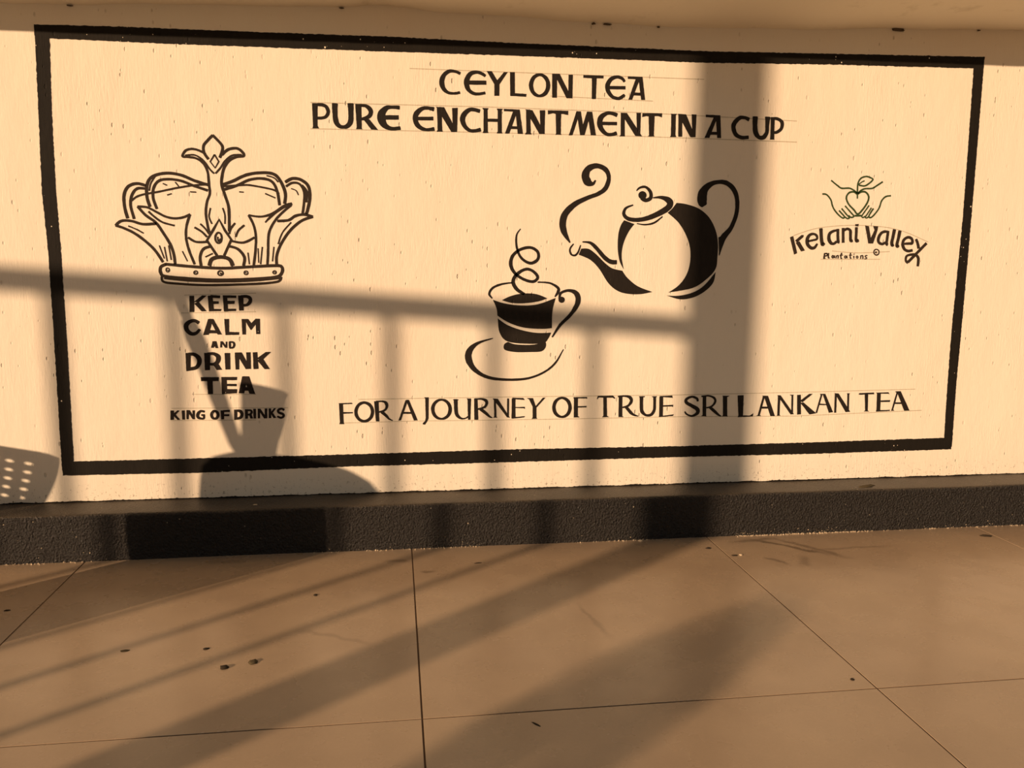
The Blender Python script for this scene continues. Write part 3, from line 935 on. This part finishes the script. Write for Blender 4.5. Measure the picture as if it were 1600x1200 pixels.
v 3578,6379,37 3509,6179,37 3486,5966,37 3527,5726,37 3619,5458,37
v 2841,6420,31 2938,6329,31 3086,6226,31 3289,6171,31
v 3409,5698,16 3491,5511,16
=leaf_point
v 2247,6157,41 2348,6242,41 2525,6245,41 2726,6189,42 2970,6203,42
v 2247,6157,41 2391,6111,41 2589,6008,42 2785,5851,42 2931,5693,42 3049,5494,42
v 2469,6152,21 2619,6088,21 2730,6023,21
v 3000,5800,18 3078,5561,18
v 3089,5775,18 3127,5508,18
v 3168,5802,18 3201,5535,18
=leaf_point
v 5442,6608,48 5294,6552,64 5077,6415,43 4864,6358,32 4640,6381,32
v 4640,6381,37 4726,6195,37 4758,5980,37 4740,5710,38 4698,5438,38
v 5428,6581,37 5237,6417,37 5099,6254,37 4998,6037,38 4974,5712,38 4952,5440,38
v 5294,6552,21 5077,6388,37 4939,6252,21
v 4870,5792,19 4827,5466,19
v 4790,5765,16 4793,5493,16
v 4601,5682,19 4620,5465,19
=leaf_point
v 5824,6372,43 5664,6410,43 5502,6381,43 5366,6298,43 5166,6282,43
v 5824,6372,43 5607,6288,43 5387,6096,43 5219,5850,43 5132,5632,43 5126,5441,43
v 5419,6258,21 5253,6067,21 5166,5850,22
v 5084,5795,19 5048,5522,19
=jewel
l 4032,5623,40 3861,5903,40 3987,6105,40 4099,6293,40 4196,6094,40 4307,5921,40 4163,5624,40
r 4133,5952,29 4127,5914,29 4113,5882,29 4093,5861,29 4070,5853,29 4048,5860,29 4030,5881,29 4018,5913,29 4015,5950,29 4021,5988,29 4036,6020,29 4056,6041,29 4078,6049,29 4101,6042,29 4119,6021,29 4130,5989,29
v 4060,5972,21 4069,5887,21 4111,5941,21
=swag
v 3650,6141,32 3776,6062,32 3863,5970,32
v 3757,6209,26 3844,6117,26 3905,6024,26
v 4385,6231,32 4302,6123,32 4272,6028,32
v 4554,6193,32 4445,6098,32 4388,5976,32
v 3525,5953,37 3664,5874,37 3872,5876,37
v 4319,5895,37 4529,5870,37 4731,5967,37
v 3934,5797,42 3788,5741,42 3724,5593,42 3735,5432,43
v 3821,5594,21 3955,5662,21
v 4262,5800,43 4418,5748,43 4532,5600,43 4512,5437,43
v 3885,5433,59 3937,5554,59 4096,5596,59 4253,5557,59 4314,5436,59
=band
v 3099,5454,47 3006,5400,47 3000,5292,47 3087,5225,48 3502,5187,48 4026,5162,48 4556,5178,49 5092,5222,49 5215,5305,49 5219,5414,49 5099,5441,49 4564,5410,48 4088,5385,48 3513,5417,48 3099,5454,47
v 3060,5198,42 3500,5155,43 4077,5141,43 4688,5160,43 5172,5209,43
v 3015,5225,37 3043,5125,37 3289,5091,37 3758,5066,37 4286,5076,38 4820,5098,38 5143,5140,38 5205,5228,38
=rivet
r 3157,5347,18 3154,5333,18 3147,5321,18 3137,5313,18 3125,5310,18 3114,5313,18 3105,5321,18 3099,5333,18 3097,5347,18 3100,5360,18 3107,5372,18 3117,5380,18 3129,5383,18 3140,5380,18 3150,5373,18 3155,5361,18
q 3137,5341 3135,5334 3128,5331 3121,5332 3117,5338 3117,5345 3122,5351 3129,5352 3135,5348
=rivet
r 3665,5301,19 3662,5290,19 3655,5279,19 3644,5273,19 3631,5270,19 3619,5272,19 3608,5279,19 3602,5289,19 3600,5301,19 3603,5313,19 3610,5323,19 3621,5330,19 3634,5332,19 3646,5330,19 3657,5323,19 3663,5313,19
q 3638,5301 3635,5294 3629,5291 3622,5292 3617,5297 3618,5305 3623,5311 3630,5312 3636,5308
=rivet
r 4130,5293,24 4126,5277,24 4115,5263,24 4100,5254,24 4082,5251,24 4064,5254,24 4050,5263,24 4040,5277,24 4038,5293,24 4042,5309,24 4052,5323,24 4068,5332,24 4085,5335,24 4103,5332,24 4118,5323,24 4127,5309,24
q 4107,5288 4102,5276 4091,5269 4079,5271 4071,5281 4072,5294 4080,5304 4093,5306 4103,5300
=rivet
r 4588,5301,19 4585,5288,19 4577,5277,19 4565,5270,19 4551,5267,19 4538,5270,19 4526,5277,19 4519,5288,19 4517,5301,19 4520,5314,19 4528,5325,19 4540,5333,19 4554,5335,19 4567,5333,19 4579,5325,19 4586,5314,19
q 4563,5301 4560,5292 4552,5288 4543,5289 4537,5296 4537,5306 4544,5313 4553,5315 4560,5310
=rivet
r 5112,5313,19 5109,5302,19 5102,5292,19 5092,5286,19 5080,5284,19 5069,5286,19 5059,5292,19 5052,5301,19 5050,5312,19 5053,5323,19 5060,5333,19 5070,5339,19 5082,5341,19 5094,5339,19 5104,5333,19 5110,5324,19
q 5092,5312 5089,5305 5083,5302 5076,5303 5071,5309 5071,5316 5076,5322 5083,5323 5090,5320
>border
=border_band
j 1076,9653 2662,9680 4894,9689 7219,9709 9643,9696 13477,9698 16173,9758 19554,9830 19533,9600 19330,9592 16188,9548 13487,9481 9645,9462 6038,9432 3198,9417 1316,9425 1080,9415
=border_band
j 19543,9791 19553,8208 19559,6542 19553,4233 19542,2967 19565,1559 19364,1564 19328,2970 19318,4233 19358,6539 19339,8137 19312,9782
=border_band
j 19555,1501 16293,1479 13267,1484 9708,1465 6340,1461 3434,1410 1010,1427 1017,1704 1236,1698 3041,1702 6345,1710 9706,1735 13258,1720 16276,1735 19330,1767 19545,1777
=border_band
j 1005,1528 1028,3566 1042,5588 1006,6742 1045,8151 1081,9578 1327,9589 1272,8158 1248,6747 1264,5590 1254,3564 1224,1522
>guides
=guide_line
l 7690,9153,13 13500,9165,14
=guide_line
l 10404,8743,12 12463,8715,13
=guide_line
l 5838,8474,13 9154,8499,13 12209,8487,14 15501,8426,14
=guide_line
l 5826,7998,13 9156,8021,13 12223,8033,14 15526,8010,15
=guide_line
l 6618,2822,13 9697,2828,13 13216,2817,14 15842,2834,14 18577,2867,15
=guide_line
l 6296,2350,13 7623,2363,13 10499,2349,13 13233,2353,14 15874,2319,14 18769,2395,15
=guide_line
l 3067,2701,11 5253,2677,11
=guide_line
l 3055,2462,11 4636,2445,11
=guide_line
l 3406,4876,11 4724,4916,11
=guide_line
l 3332,4537,11 4711,4561,11
=guide_line
l 3458,2970,11 4654,2953,11
=guide_line
v 15570,6132,14 16125,6296,14 16976,6359,14 17849,6291,14 18604,6033,14
=guide_line
v 16441,5825,14 17018,5790,14 17741,5824,14
=guide_line
l 16196,5651,12 17535,5661,13"""
UN = 1 / 5000.0
def cat(p0, p1, p2, p3, t):
    return [0.5 * ((2 * b_) + (c_ - a) * t + (2 * a - 5 * b_ + 4 * c_ - d) * t * t + (3 * b_ - a - 3 * c_ + d) * t ** 3) for a, b_, c_, d in zip(p0, p1, p2, p3)]
def smooth_open(P, sub=5):
    if len(P) < 3: return P
    Q = [P[0]] + P + [P[-1]]; out = []
    for i in range(1, len(Q) - 2):
        for s in range(sub): out.append(cat(Q[i - 1], Q[i], Q[i + 1], Q[i + 2], s / sub))
    return out + [P[-1]]
def smooth_ring(P, sub=4):
    n = len(P)
    return [cat(P[i - 1], P[i], P[(i + 1) % n], P[(i + 2) % n], s / sub) for i in range(n) for s in range(sub)]
rng = random.Random(11)
class Paint:
    def __init__(s): s.v = []; s.f = []; s.k = 0
    def y(s):
        s.k += 1; return -0.0011 - 0.00004 * s.k
    def strip(s, P, closed=False, cap=True):
        y = s.y(); n = len(P); ph = rng.random() * 50; base = len(s.v)
        if cap and not closed and n > 1:
            for e, q in ((0, 1), (-1, -2)):
                d = Vector((P[e][0] - P[q][0], P[e][1] - P[q][1]))
                if d.length > 0:
                    d.normalize(); ex = [P[e][0] + d.x * P[e][2] * 0.10, P[e][1] + d.y * P[e][2] * 0.10, P[e][2] * 0.72]
                    P = [ex] + P if e == 0 else P + [ex]
            n = len(P)
        for i, (x, z, w_) in enumerate(P):
            if closed: a, b_ = P[i - 1], P[(i + 1) % n]
            else: a, b_ = P[max(0, i - 1)], P[min(n - 1, i + 1)]
            d = Vector((b_[0] - a[0], b_[1] - a[1]))
            if d.length < 1e-9: d = Vector((1, 0))
            d.normalize(); nx, nz = -d.y, d.x
            r = max(w_, 2) / 2 * (1 + 0.07 * noise.noise(Vector((x * 0.012 + ph, z * 0.012, 0))))
            j1 = 3.0 * noise.noise(Vector((x * 0.03, z * 0.03, ph))); j2 = 3.0 * noise.noise(Vector((x * 0.03, z * 0.03, ph + 9)))
            r1, r2 = max(r + j1 * min(1, r / 12), 0.8), max(r + j2 * min(1, r / 12), 0.8)
            s.v += [((x + nx * r1) * UN, y, (z + nz * r1) * UN), ((x - nx * r2) * UN, y, (z - nz * r2) * UN)]
        for i in range(n if closed else n - 1):
            a = base + 2 * i; b_ = base + 2 * ((i + 1) % n)
            s.f.append((a, b_, b_ + 1, a + 1))
    def poly(s, P, jit, step):
        y = s.y(); out = []; n = len(P); ph = rng.random() * 50
        for i in range(n):
            a, b_ = P[i], P[(i + 1) % n]
            m = max(1, int(math.hypot(b_[0] - a[0], b_[1] - a[1]) / step))
            for q in range(m):
                x = a[0] + (b_[0] - a[0]) * q / m; z = a[1] + (b_[1] - a[1]) * q / m
                f = 0.3 if q == 0 else 1
                jx = jit * f * (noise.noise(Vector((x * 0.02, z * 0.02, ph))) + 0.6 * noise.noise(Vector((x * 0.09, z * 0.09, ph + 3))))
                jz = jit * f * (noise.noise(Vector((x * 0.02, z * 0.02, ph + 7))) + 0.6 * noise.noise(Vector((x * 0.09, z * 0.09, ph + 5))))
                out.append((x + jx, z + jz))
        base = len(s.v)
        s.v += [(x * UN, y, z * UN) for x, z in out]
        for t in tessellate_polygon([[Vector((x, z, 0)) for x, z in out]]):
            s.f.append(tuple(base + i for i in t))

def corner_smooth(P):
    """closed outline: smooth between the points marked as corners"""
    n = len(P); cs = [i for i, p in enumerate(P) if p[2]]
    pts = [[p[0], p[1]] for p in P]
    if not cs: return smooth_ring(pts)
    out = []
    for a, b_ in zip(cs, cs[1:] + [cs[0] + n]):
        seg = [pts[i % n] for i in range(a, b_ + 1)]
        out += smooth_open(seg)[:-1]
    return out

THINGS = {
 'headline': ('headline_lettering', 'two-line black capital slogan CEYLON TEA PURE ENCHANTMENT IN A CUP across top of wall', 'painted lettering'),
 'keep_calm': ('slogan_lettering', 'bold black stacked words KEEP CALM AND DRINK TEA below the painted crown', 'painted lettering'),
 'king_line': ('tagline_lettering', 'small black line KING OF DRINKS at bottom of the crown column', 'painted lettering'),
 'journey': ('footer_lettering', 'long black serif line FOR A JOURNEY OF TRUE SRI LANKAN TEA low on wall', 'painted lettering'),
 'company': ('company_lettering', 'arched dark brown company name with small Plantations line under the green hands', 'painted lettering'),
 'emblem': ('hands_emblem', 'green outline emblem of two hands cupping a heart with a leaf', 'painted emblem'),
 'teapot': ('painted_teapot', 'black painted pouring teapot with curled steam from its spout', 'painted picture'),
 'teacup': ('painted_teacup', 'black painted teacup on a saucer with looping steam', 'painted picture'),
 'crown': ('crown_drawing', 'black line drawing of an ornate crown at left of wall', 'painted picture'),
 'border': ('painted_border', 'thick black painted rectangular border framing the whole mural', 'painted border'),
 'guides': ('pencil_guides', 'faint ruled pencil guide lines left around the painted lettering', 'pencil lines'),
}
PM = {'headline': m_black, 'keep_calm': m_keep, 'king_line': m_keep, 'journey': m_black, 'company': m_brown, 'emblem': m_green,
      'teapot': m_black, 'teacup': m_black, 'crown': m_brown, 'border': m_border, 'guides': m_pencil}
parts = []; cur = None
for ln in ART.strip().splitlines():
    if ln[0] == '>': cur = ln[1:]; continue
    if ln[0] == '=': parts.append((cur, ln[1:].split()[0], [])); continue
    parts[-1][2].append(ln)
WK = {'crown': 1.2, 'emblem': 1.08, 'company': 1.1, 'teacup': 1.08}   # brush loaded fuller than the traced core
roots = {}
boxes = {}
for th, nm, shapes in parts:
    for ln in shapes:
        for t in ln.split()[1:]:
            q = t.rstrip('!').split(','); x, z = int(q[0]) * UN, int(q[1]) * UN
            bx = boxes.setdefault(th, [x, x, z]); bx[0] = min(bx[0], x); bx[1] = max(bx[1], x); bx[2] = min(bx[2], z)
for th, (nm, lab, catg) in THINGS.items():
    bx = boxes[th]
    roots[th] = empty(nm, ((bx[0] + bx[1]) / 2, 0.0, bx[2]), lab, catg)
for th, nm, shapes in parts:
    P = Paint()
    if th == 'guides': P.k = -12
    if th == 'border': P.k = -6 + len([o for o in roots[th].children])
    for ln in shapes:
        kd, *tk = ln.split()
        if kd in 'vlr':
            pts = [list(map(float, t.split(','))) for t in tk]
            for q in pts: q[2] = q[2] * (WK.get(th, 1.0) if q[2] < 60 else 1.0) + 1.5 * (q[2] < 30) + 6 * (th == 'company' and nm == 'letter' and q[2] < 35)
            if kd == 'v': P.strip(smooth_open(pts))
            elif kd == 'r': P.strip(smooth_ring(pts, 3), closed=True)
            else:
                if len(pts) == 2: pts = [[a + (b_ - a) * i / 6 for a, b_ in zip(*pts)] for i in range(7)]
                P.strip(pts, cap=False)
        else:
            pts = [(*map(float, t.rstrip('!').split(',')), t.endswith('!')) for t in tk]
            if kd == 'q': P.poly(corner_smooth(pts), 2.5, 40)
            elif kd == 'j': P.poly([p[:2] for p in pts], 9.0, 30)
            else: P.poly([p[:2] for p in pts], 3.0, 35)
    from_data(nm, P.v, P.f, PM[th], parent=roots[th])

# ------------------------------------------------------------------ small things on floor, kerb and soffit
def lump(name, x, y, z, sx_, sy_, sz_, m, label, catg, seed, group=None, rz=0.0):
    bm = bmesh.new()
    bmesh.ops.create_icosphere(bm, subdivisions=2, radius=1.0)
    for v in bm.verts:
        d = 1 + 0.45 * noise.noise(v.co * 1.7 + Vector((seed * 3.1, 0, 0))) + 0.2 * noise.noise(v.co * 4 + Vector((0, seed, 0)))
        v.co = Vector((v.co.x * sx_ * d, v.co.y * sy_ * d, max(v.co.z * d, -0.35) * sz_ * 0.5 + 0.175 * sz_))
    bmesh.ops.rotate(bm, cent=(0, 0, 0), matrix=Matrix.Rotation(rz, 3, 'Z'), verts=bm.verts)
    o = from_bm(name, bm, m, loc=(x, y, z), smooth=True)
    return tag(o, label, catg, group)
lump('dirt_clump', 0.994, -1.081, 0, 0.013, 0.010, 0.010, m_dark_dirt, 'darkest round dirt clump on the tiles, left of an olive one', 'dirt', 1, 'dirt crumbs on the floor tiles')
lump('dirt_clump', 1.068, -1.057, 0, 0.014, 0.015, 0.008, m_olive, 'olive dirt clump on tiles, rightmost of the close pair', 'dirt', 2, 'dirt crumbs on the floor tiles')
lump('dirt_clump', 0.920, -0.957, 0, 0.009, 0.007, 0.005, m_dark_dirt, 'tiny dark dirt crumb on tiles behind the close pair of clumps', 'dirt', 3, 'dirt crumbs on the floor tiles')
lump('dirt_clump', 0.693, -0.941, 0, 0.013, 0.008, 0.003, m_olive, 'flat grey-green dirt smudge on tiles, leftmost of the four', 'dirt', 4, 'dirt crumbs on the floor tiles')
lump('dirt_clump', 2.682, -0.306, 0, 0.011, 0.009, 0.005, m_dark_dirt, 'dark crumb on tile just left of the joint near the kerb', 'dirt', 5, 'dirt crumbs on the floor tiles')
lump('dirt_clump', 3.883, -0.298, 0, 0.024, 0.008, 0.010, m_dark_dirt, 'dark dry leaf scrap by the kerb at far right', 'leaf scrap', 6, 'dirt crumbs on the floor tiles', rz=-0.3)
lump('dirt_clump', 2.752, -0.396, 0, 0.012, 0.008, 0.005, m_dark_dirt, 'dark crumb beside a white chip near the kerb', 'dirt', 7, 'dirt crumbs on the floor tiles')
lump('plaster_chip', 2.778, -0.394, 0, 0.007, 0.006, 0.007, m_crumb, 'small white plaster chip on the floor tile near the kerb', 'chip', 8, 'pale plaster chips')
lump('dirt_clump', 1.196, -0.596, 0, 0.006, 0.008, 0.005, m_dark_dirt, 'single dark speck on tile below the kerb, left of the first joint', 'dirt', 9, 'dirt crumbs on the floor tiles')
lump('dirt_clump', 2.685, -1.356, 0, 0.006, 0.006, 0.004, m_dark_dirt, 'tiny dark speck on tile just above the long cross joint at right', 'dirt', 10, 'dirt crumbs on the floor tiles')
lump('dirt_clump', 0.237, -0.605, 0, 0.010, 0.006, 0.004, m_dark_dirt, 'dark speck on the leftmost tile beside its slanted joint', 'dirt', 11, 'dirt crumbs on the floor tiles')
lump('twig_scrap', 1.799, -1.467, 0, 0.014, 0.003, 0.003, m_dark_dirt, 'thin brown twig scrap on the tile below the cross joint', 'twig', 12, rz=-0.9)
lump('dirt_clump', 1.766, -0.361, 0, 0.016, 0.004, 0.003, m_dark_dirt, 'thin dark sliver on tile near kerb, right of the middle joint', 'dirt', 13, 'dirt crumbs on the floor tiles', rz=0.1)
lump('plaster_chip', 0.93, -0.115, KH, 0.008, 0.006, 0.005, m_crumb, 'small white chip lying on top of the kerb at left', 'chip', 14, 'pale plaster chips')
lump('plaster_chip', 2.44, -0.19, 0, 0.009, 0.008, 0.009, m_crumb, 'white chip on the floor against the kerb near the column shadow', 'chip', 15, 'pale plaster chips')
lump('mortar_lump', 3.44, -0.125, KH, 0.045, 0.016, 0.008, m_olive, 'brown mortar lump on the kerb top at right', 'mortar', 16, rz=0.25)

# dirt caught in the soffit corner
def clump(name, x, w_, hgt, m, label, seed):
    bm = bmesh.new()
    r = random.Random(seed)
    for i in range(7):
        px = r.uniform(-w_, w_); pts = [Vector((px + r.uniform(-.3, .3) * w_ * q, -0.004 - 0.004 * q, r.uniform(-.5, .2) * hgt * q)) for q in (0, .5, 1)]
        tube(bm, pts, [0.0012, 0.0022, 0.0010], 5)
    r2 = bmesh.ops.create_icosphere(bm, subdivisions=2, radius=1.0)
    for v in r2['verts']:
        d = 1 + 0.5 * noise.noise(v.co * 2 + Vector((seed, 0, 0)))
        v.co = Vector((v.co.x * w_ * 0.8 * d, v.co.y * 0.004 * d - 0.003, v.co.z * hgt * 0.35 * d))
    o = from_bm(name, bm, m, loc=(x, 0.0, corner_z(x) - 0.004), smooth=True)
    return tag(o, label, 'cobweb', 'cobwebs in the soffit corner')
clump('cobweb_tuft', 2.245, 0.007, 0.012, m_web, 'dark cobweb tuft in the soffit corner above the painted word TEA', 3)
clump('cobweb_tuft', 2.30, 0.020, 0.010, m_web, 'wider olive cobweb smear beside the dark tuft in soffit corner', 4)
clump('cobweb_tuft', 2.505, 0.006, 0.008, m_web, 'small cobweb speck in the soffit corner above the column shadow', 5)
clump('cobweb_tuft', 3.515, 0.034, 0.020, m_web, 'tangled twiggy cobweb clump in the soffit corner above the green emblem', 6)
clump('cobweb_tuft', 3.87, 0.006, 0.006, m_web, 'tiny dark speck in soffit corner near the border top right corner', 7)
clump('cobweb_tuft', 0.342, 0.010, 0.006, m_web, 'dark speck in the soffit corner above the border top left corner', 8)
clump('cobweb_tuft', 1.29, 0.008, 0.008, m_web, 'dark speck in soffit corner midway between crown and headline', 9)

# pale mortar droppings along the foot of the kerb (uncountable)
bm = bmesh.new(); r = random.Random(21)
def crumb(x, y, z, s):
    v = [bm.verts.new((x + r.uniform(-s, s), y + r.uniform(-s, s) * .6, z + q)) for q in (0, 0, 0, s * 1.3)]
    for f in ((0, 1, 3), (1, 2, 3), (2, 0, 3), (0, 2, 1)): bm.faces.new([v[i] for i in f])
dens = [(0.05, 0.35, 40), (1.15, 1.25, 12), (1.35, 1.8, 60), (2.15, 2.5, 40), (2.85, 3.45, 330), (3.5, 4.2, 60)]
for a, b_, n in dens:
    for _ in range(n):
        x = r.uniform(a, b_); crumb(x, -KD - 0.004 - abs(r.gauss(0, 0.004)), 0.0005, r.uniform(0.0015, 0.0045))
    for _ in range(n // 3):
        x = r.uniform(a, b_); crumb(x, -KD - 0.001, abs(r.gauss(0, 0.010)), r.uniform(0.001, 0.003))
o = from_bm('mortar_crumbs', bm, m_crumb)
tag(o, 'pale mortar crumbs scattered along the foot of the black kerb', 'crumbs', kind='stuff')

# ------------------------------------------------------------------ things on the sunward side whose shadows cross the wall
def on_ray(xw, Ls, u=0.0):
    """plan position Ls metres sunward from wall point xw, shifted u across the light"""
    return Vector((xw - math.sin(AZ) * Ls + math.cos(AZ) * u, -math.cos(AZ) * Ls - math.sin(AZ) * u, 0))
# column
cp = on_ray(2.82, 6.0)
col = empty('veranda_column', cp, 'round white rendered veranda column behind the camera position', 'column')
bm = bmesh.new(); lathe(bm, [(0.100, 0.10), (0.100, 3.75)], 40); from_bm('shaft', bm, m_column, col, loc=(0, 0, 0), smooth=True, flat_angle=0.6)
bm = bmesh.new(); lathe(bm, [(0.115, 0.0), (0.115, 0.07), (0.102, 0.10)], 40); from_bm('plinth', bm, m_column, col, loc=(0, 0, 0), smooth=True, flat_angle=0.5)
bm = bmesh.new(); lathe(bm, [(0.100, 3.75), (0.15, 3.81), (0.15, 3.9)], 40); from_bm('capital', bm, m_column, col, loc=(0, 0, 0), smooth=True, flat_angle=0.5)
# railing
RZ = 2.282
def rail_pt(xw): return on_ray(xw, 5.0 + 0.288 * (xw - 0.03))
pa, pb = rail_pt(-1.25), rail_pt(2.80)
rail = empty('metal_railing', pa, 'tall grey metal railing with one flat top rail beside the column', 'railing')
ang = math.atan2(pb.y - pa.y, pb.x - pa.x); ln_ = (pb - pa).length
bm = bmesh.new(); add_box(bm, (0, -0.025, RZ - 0.042), (ln_, 0.025, RZ + 0.042), ang); from_bm('top_rail', bm, m_steel, rail, loc=(0, 0, 0), bevel=0.004)
bm = bmesh.new(); add_box(bm, (-0.014, -0.014, 0), (0.014, 0.014, RZ - 0.042), ang)
bar_me = bpy.data.meshes.new('baluster'); bm.to_mesh(bar_me); bm.free()
for xw in (-1.0, -0.6, -0.19, 0.21, 0.635, 1.045, 1.455, 1.865, 2.275):
    q = rail_pt(xw)
    link_mesh('baluster', bar_me, m_steel, rail, loc=q - pa)
# perforated plastic chair
def perforated_panel(name, w_, z0, z1, th, mt, parent, top_r):
    cols, rows = 12, 7
    outl = []
    bm = bmesh.new()
    cw, ch = w_ / cols, (z1 - z0) / rows
    def inside(x, z):
        return True
    for s in (-1, 1):
        for i in range(cols):
            for j in range(rows):
                cx, cz = -w_ / 2 + (i + .5) * cw, z0 + (j + .5) * ch
                sq = [(-1, -1), (0, -1), (1, -1), (1, 0), (1, 1), (0, 1), (-1, 1), (-1, 0)]
                o_ = [(cx + a * cw / 2, cz + b_ * ch / 2) for a, b_ in sq]
                hr = 0.21
                if i in (0, cols - 1) or j in (0, rows - 1): hr = 0.0
                sh = lambda x, z: (x * (1 - 0.20 * ((z1 - z) / (z1 - z0)) ** 1.6), z - 0.012 * max(0, (abs(x) - w_ / 2 + 0.04) / 0.04) ** 2 * (z - z0) / (z1 - z0))
                vo_ = [bm.verts.new((sh(x, z)[0], s * th / 2, sh(x, z)[1])) for x, z in o_]
                if hr == 0.0: bm.faces.new(vo_); continue
                vi = [bm.verts.new((sh(cx + math.cos(t) * cw * hr * 1.1, cz)[0], s * th / 2, cz + math.sin(t) * ch * hr)) for t in [math.atan2(b_, a) for a, b_ in sq]]
                for q in range(8): bm.faces.new((vo_[q], vo_[(q + 1) % 8], vi[(q + 1) % 8], vi[q]))
    bmesh.ops.remove_doubles(bm, verts=bm.verts, dist=1e-5)
    # rims join front and back faces
    bd = [e for e in bm.edges if len(e.link_faces) == 1 and e.verts[0].co.y < 0]
    for e in bd:
        a, b_ = e.verts
        def mate(v):
            return min((x for x in bm.verts if x.co.y > 0 and abs(x.co.x - v.co.x) < 1e-4 and abs(x.co.z - v.co.z) < 1e-4), key=lambda x: 0, default=None)
        ma, mb = mate(a), mate(b_)
        if ma and mb:
            try: bm.faces.new((a, b_, mb, ma))
            except ValueError: pass
    return from_bm(name, bm, mt, parent, loc=(0, 0, 0))
CW = 0.50
LC = 0.85
cpos = on_ray(0.19, LC, -CW / 2)
chair = empty('plastic_chair', cpos, 'low ivory plastic chair with a perforated back, beside the cane stool', 'chair')
chair.rotation_euler.z = -AZ
TOPZ = 0.392 + TE * (LC - 1.279 * 0.08)
perforated_panel('backrest', CW, 0.335, TOPZ, 0.010, m_plastic, chair, 0.06)
bm = bmesh.new(); add_box(bm, (-0.17, -0.36, 0.30), (0.17, 0.005, 0.325)); from_bm('seat', bm, m_plastic, chair, loc=(0, 0, 0), bevel=0.008)
for sx_ in (-1, 1):
    bm = bmesh.new(); tube(bm, [(sx_ * 0.15, -0.32, 0.302), (sx_ * 0.17, -0.34, 0.0)], [0.018, 0.013]); from_bm('leg', bm, m_plastic, chair, loc=(0, 0, 0), smooth=True)
    bm = bmesh.new(); tube(bm, [(sx_ * 0.15, 0.0, 0.40), (sx_ * 0.15, -0.01, 0.302), (sx_ * 0.17, 0.02, 0.0)], [0.014, 0.018, 0.013]); from_bm('leg', bm, m_plastic, chair, loc=(0, 0, 0), smooth=True)
# unseen cane stool, pot and umbrella, shapes invented to cast the wall shadow
LS = 1.35
sp_ = on_ray(1.06, LS)
stool = empty('unseen_stool', sp_, 'unseen domed cane stool left of the mural, shaped for its wall shadow', 'stool')
bm = bmesh.new(); lathe(bm, [(0.195, 0.0), (0.215, 0.05), (0.222, 0.3), (0.222, 0.46), (0.218, 0.53)], 40); from_bm('body', bm, m_cane, stool, loc=(0, 0, 0), smooth=True)
bm = bmesh.new(); lathe(bm, [(0.218, 0.53), (0.212, 0.575), (0.192, 0.612), (0.16, 0.635), (0.12, 0.644), (0.06, 0.645)], 40); from_bm('cushion', bm, m_cloth, stool, loc=(0, 0, 0), smooth=True)
pp = on_ray(1.06, LS, -0.083) + Vector((0, 0, 0.650))
pot = empty('unseen_pot', pp, 'unseen tapered blue grey pot on the cane stool, shaped for its wall shadow', 'pot')
ax = Vector((math.cos(AZ), -math.sin(AZ), 0)) * 0.09 + Vector((0, 0, 1))
bm = bmesh.new(); lathe(bm, [(0.042, 0.0), (0.043, 0.08), (0.056, 0.262), (0.060, 0.277), (0.052, 0.277), (0.049, 0.262), (0.037, 0.09)], 28, axis=ax); from_bm('vessel', bm, m_glaze, pot, loc=(0, 0, 0), smooth=True, flat_angle=0.8)
ua = on_ray(1.06, LS + 0.085, -0.118) + Vector((0, 0, 0.648)); ub = on_ray(1.06, LS + 0.085, -0.243) + Vector((0, 0, 1.25))
umb = empty('unseen_umbrella', ua, 'unseen furled maroon umbrella beside the pot, shaped for its wall shadow', 'umbrella')
d = ub - ua
bm = bmesh.new(); tube(bm, [d * t for t in (0.0, 0.1, 0.4, 0.75, 0.85)], [0.008, 0.018, 0.0225, 0.0235, 0.017], 14); from_bm('canopy', bm, m_cloth, umb, loc=(0, 0, 0), smooth=True)
bm = bmesh.new(); tube(bm, [d * t for t in (0.85, 0.95, 1.02)], [0.012, 0.013, 0.012], 12); from_bm('handle', bm, m_cane, umb, loc=(0, 0, 0), smooth=True)
# unseen planter and shrub, added for a soft shadow band on the floor
yb = -4.3; cB = 3.79
plp = Vector((cB + yb * math.tan(AZ), yb, 0))
pl = empty('unseen_shrub', plp, 'unseen clipped shrub in a tall planter, added for its floor shadow', 'plant')
bm = bmesh.new(); lathe(bm, [(0.12, 0.0), (0.15, 0.25), (0.17, 0.66), (0.185, 0.68), (0.185, 0.74), (0.15, 0.74), (0.145, 0.70)], 36); from_bm('planter', bm, m_terra, pl, loc=(0, 0, 0), smooth=True, flat_angle=0.6)
bm = bmesh.new(); lathe(bm, [(0.146, 0.69), (0.146, 0.705)], 36); from_bm('soil', bm, m_soil, pl, loc=(0, 0, 0))
bm = bmesh.new(); tube(bm, [(0, 0, 0.69), (0.01, 0, 0.9), (-0.01, 0.01, 1.2)], [0.022, 0.018, 0.01]); from_bm('stem', bm, m_dark_dirt, pl, loc=(0, 0, 0), smooth=True)
vs, fs = [], []; rl = random.Random(5)
for i in range(1500):
    d = Vector((rl.gauss(0, 1), rl.gauss(0, 1), rl.gauss(0, 1))).normalized() * rl.uniform(0.35, 1.0) ** 0.5
    c_ = Vector((d.x * 0.19, d.y * 0.19, 1.08 + d.z * 0.35))
    a = Vector((rl.gauss(0, 1), rl.gauss(0, 1), rl.gauss(0, 1))).normalized(); b_ = a.cross(d).normalized()
    k_ = len(vs)
    vs += [c_ - a * 0.03, c_ + b_ * 0.013, c_ + a * 0.03, c_ - b_ * 0.013]
    fs.append((k_, k_ + 1, k_ + 2, k_ + 3))
fo = from_data('foliage', vs, fs, m_leaf, parent=pl, loc=(0, 0, 0)); fo['kind'] = 'stuff'
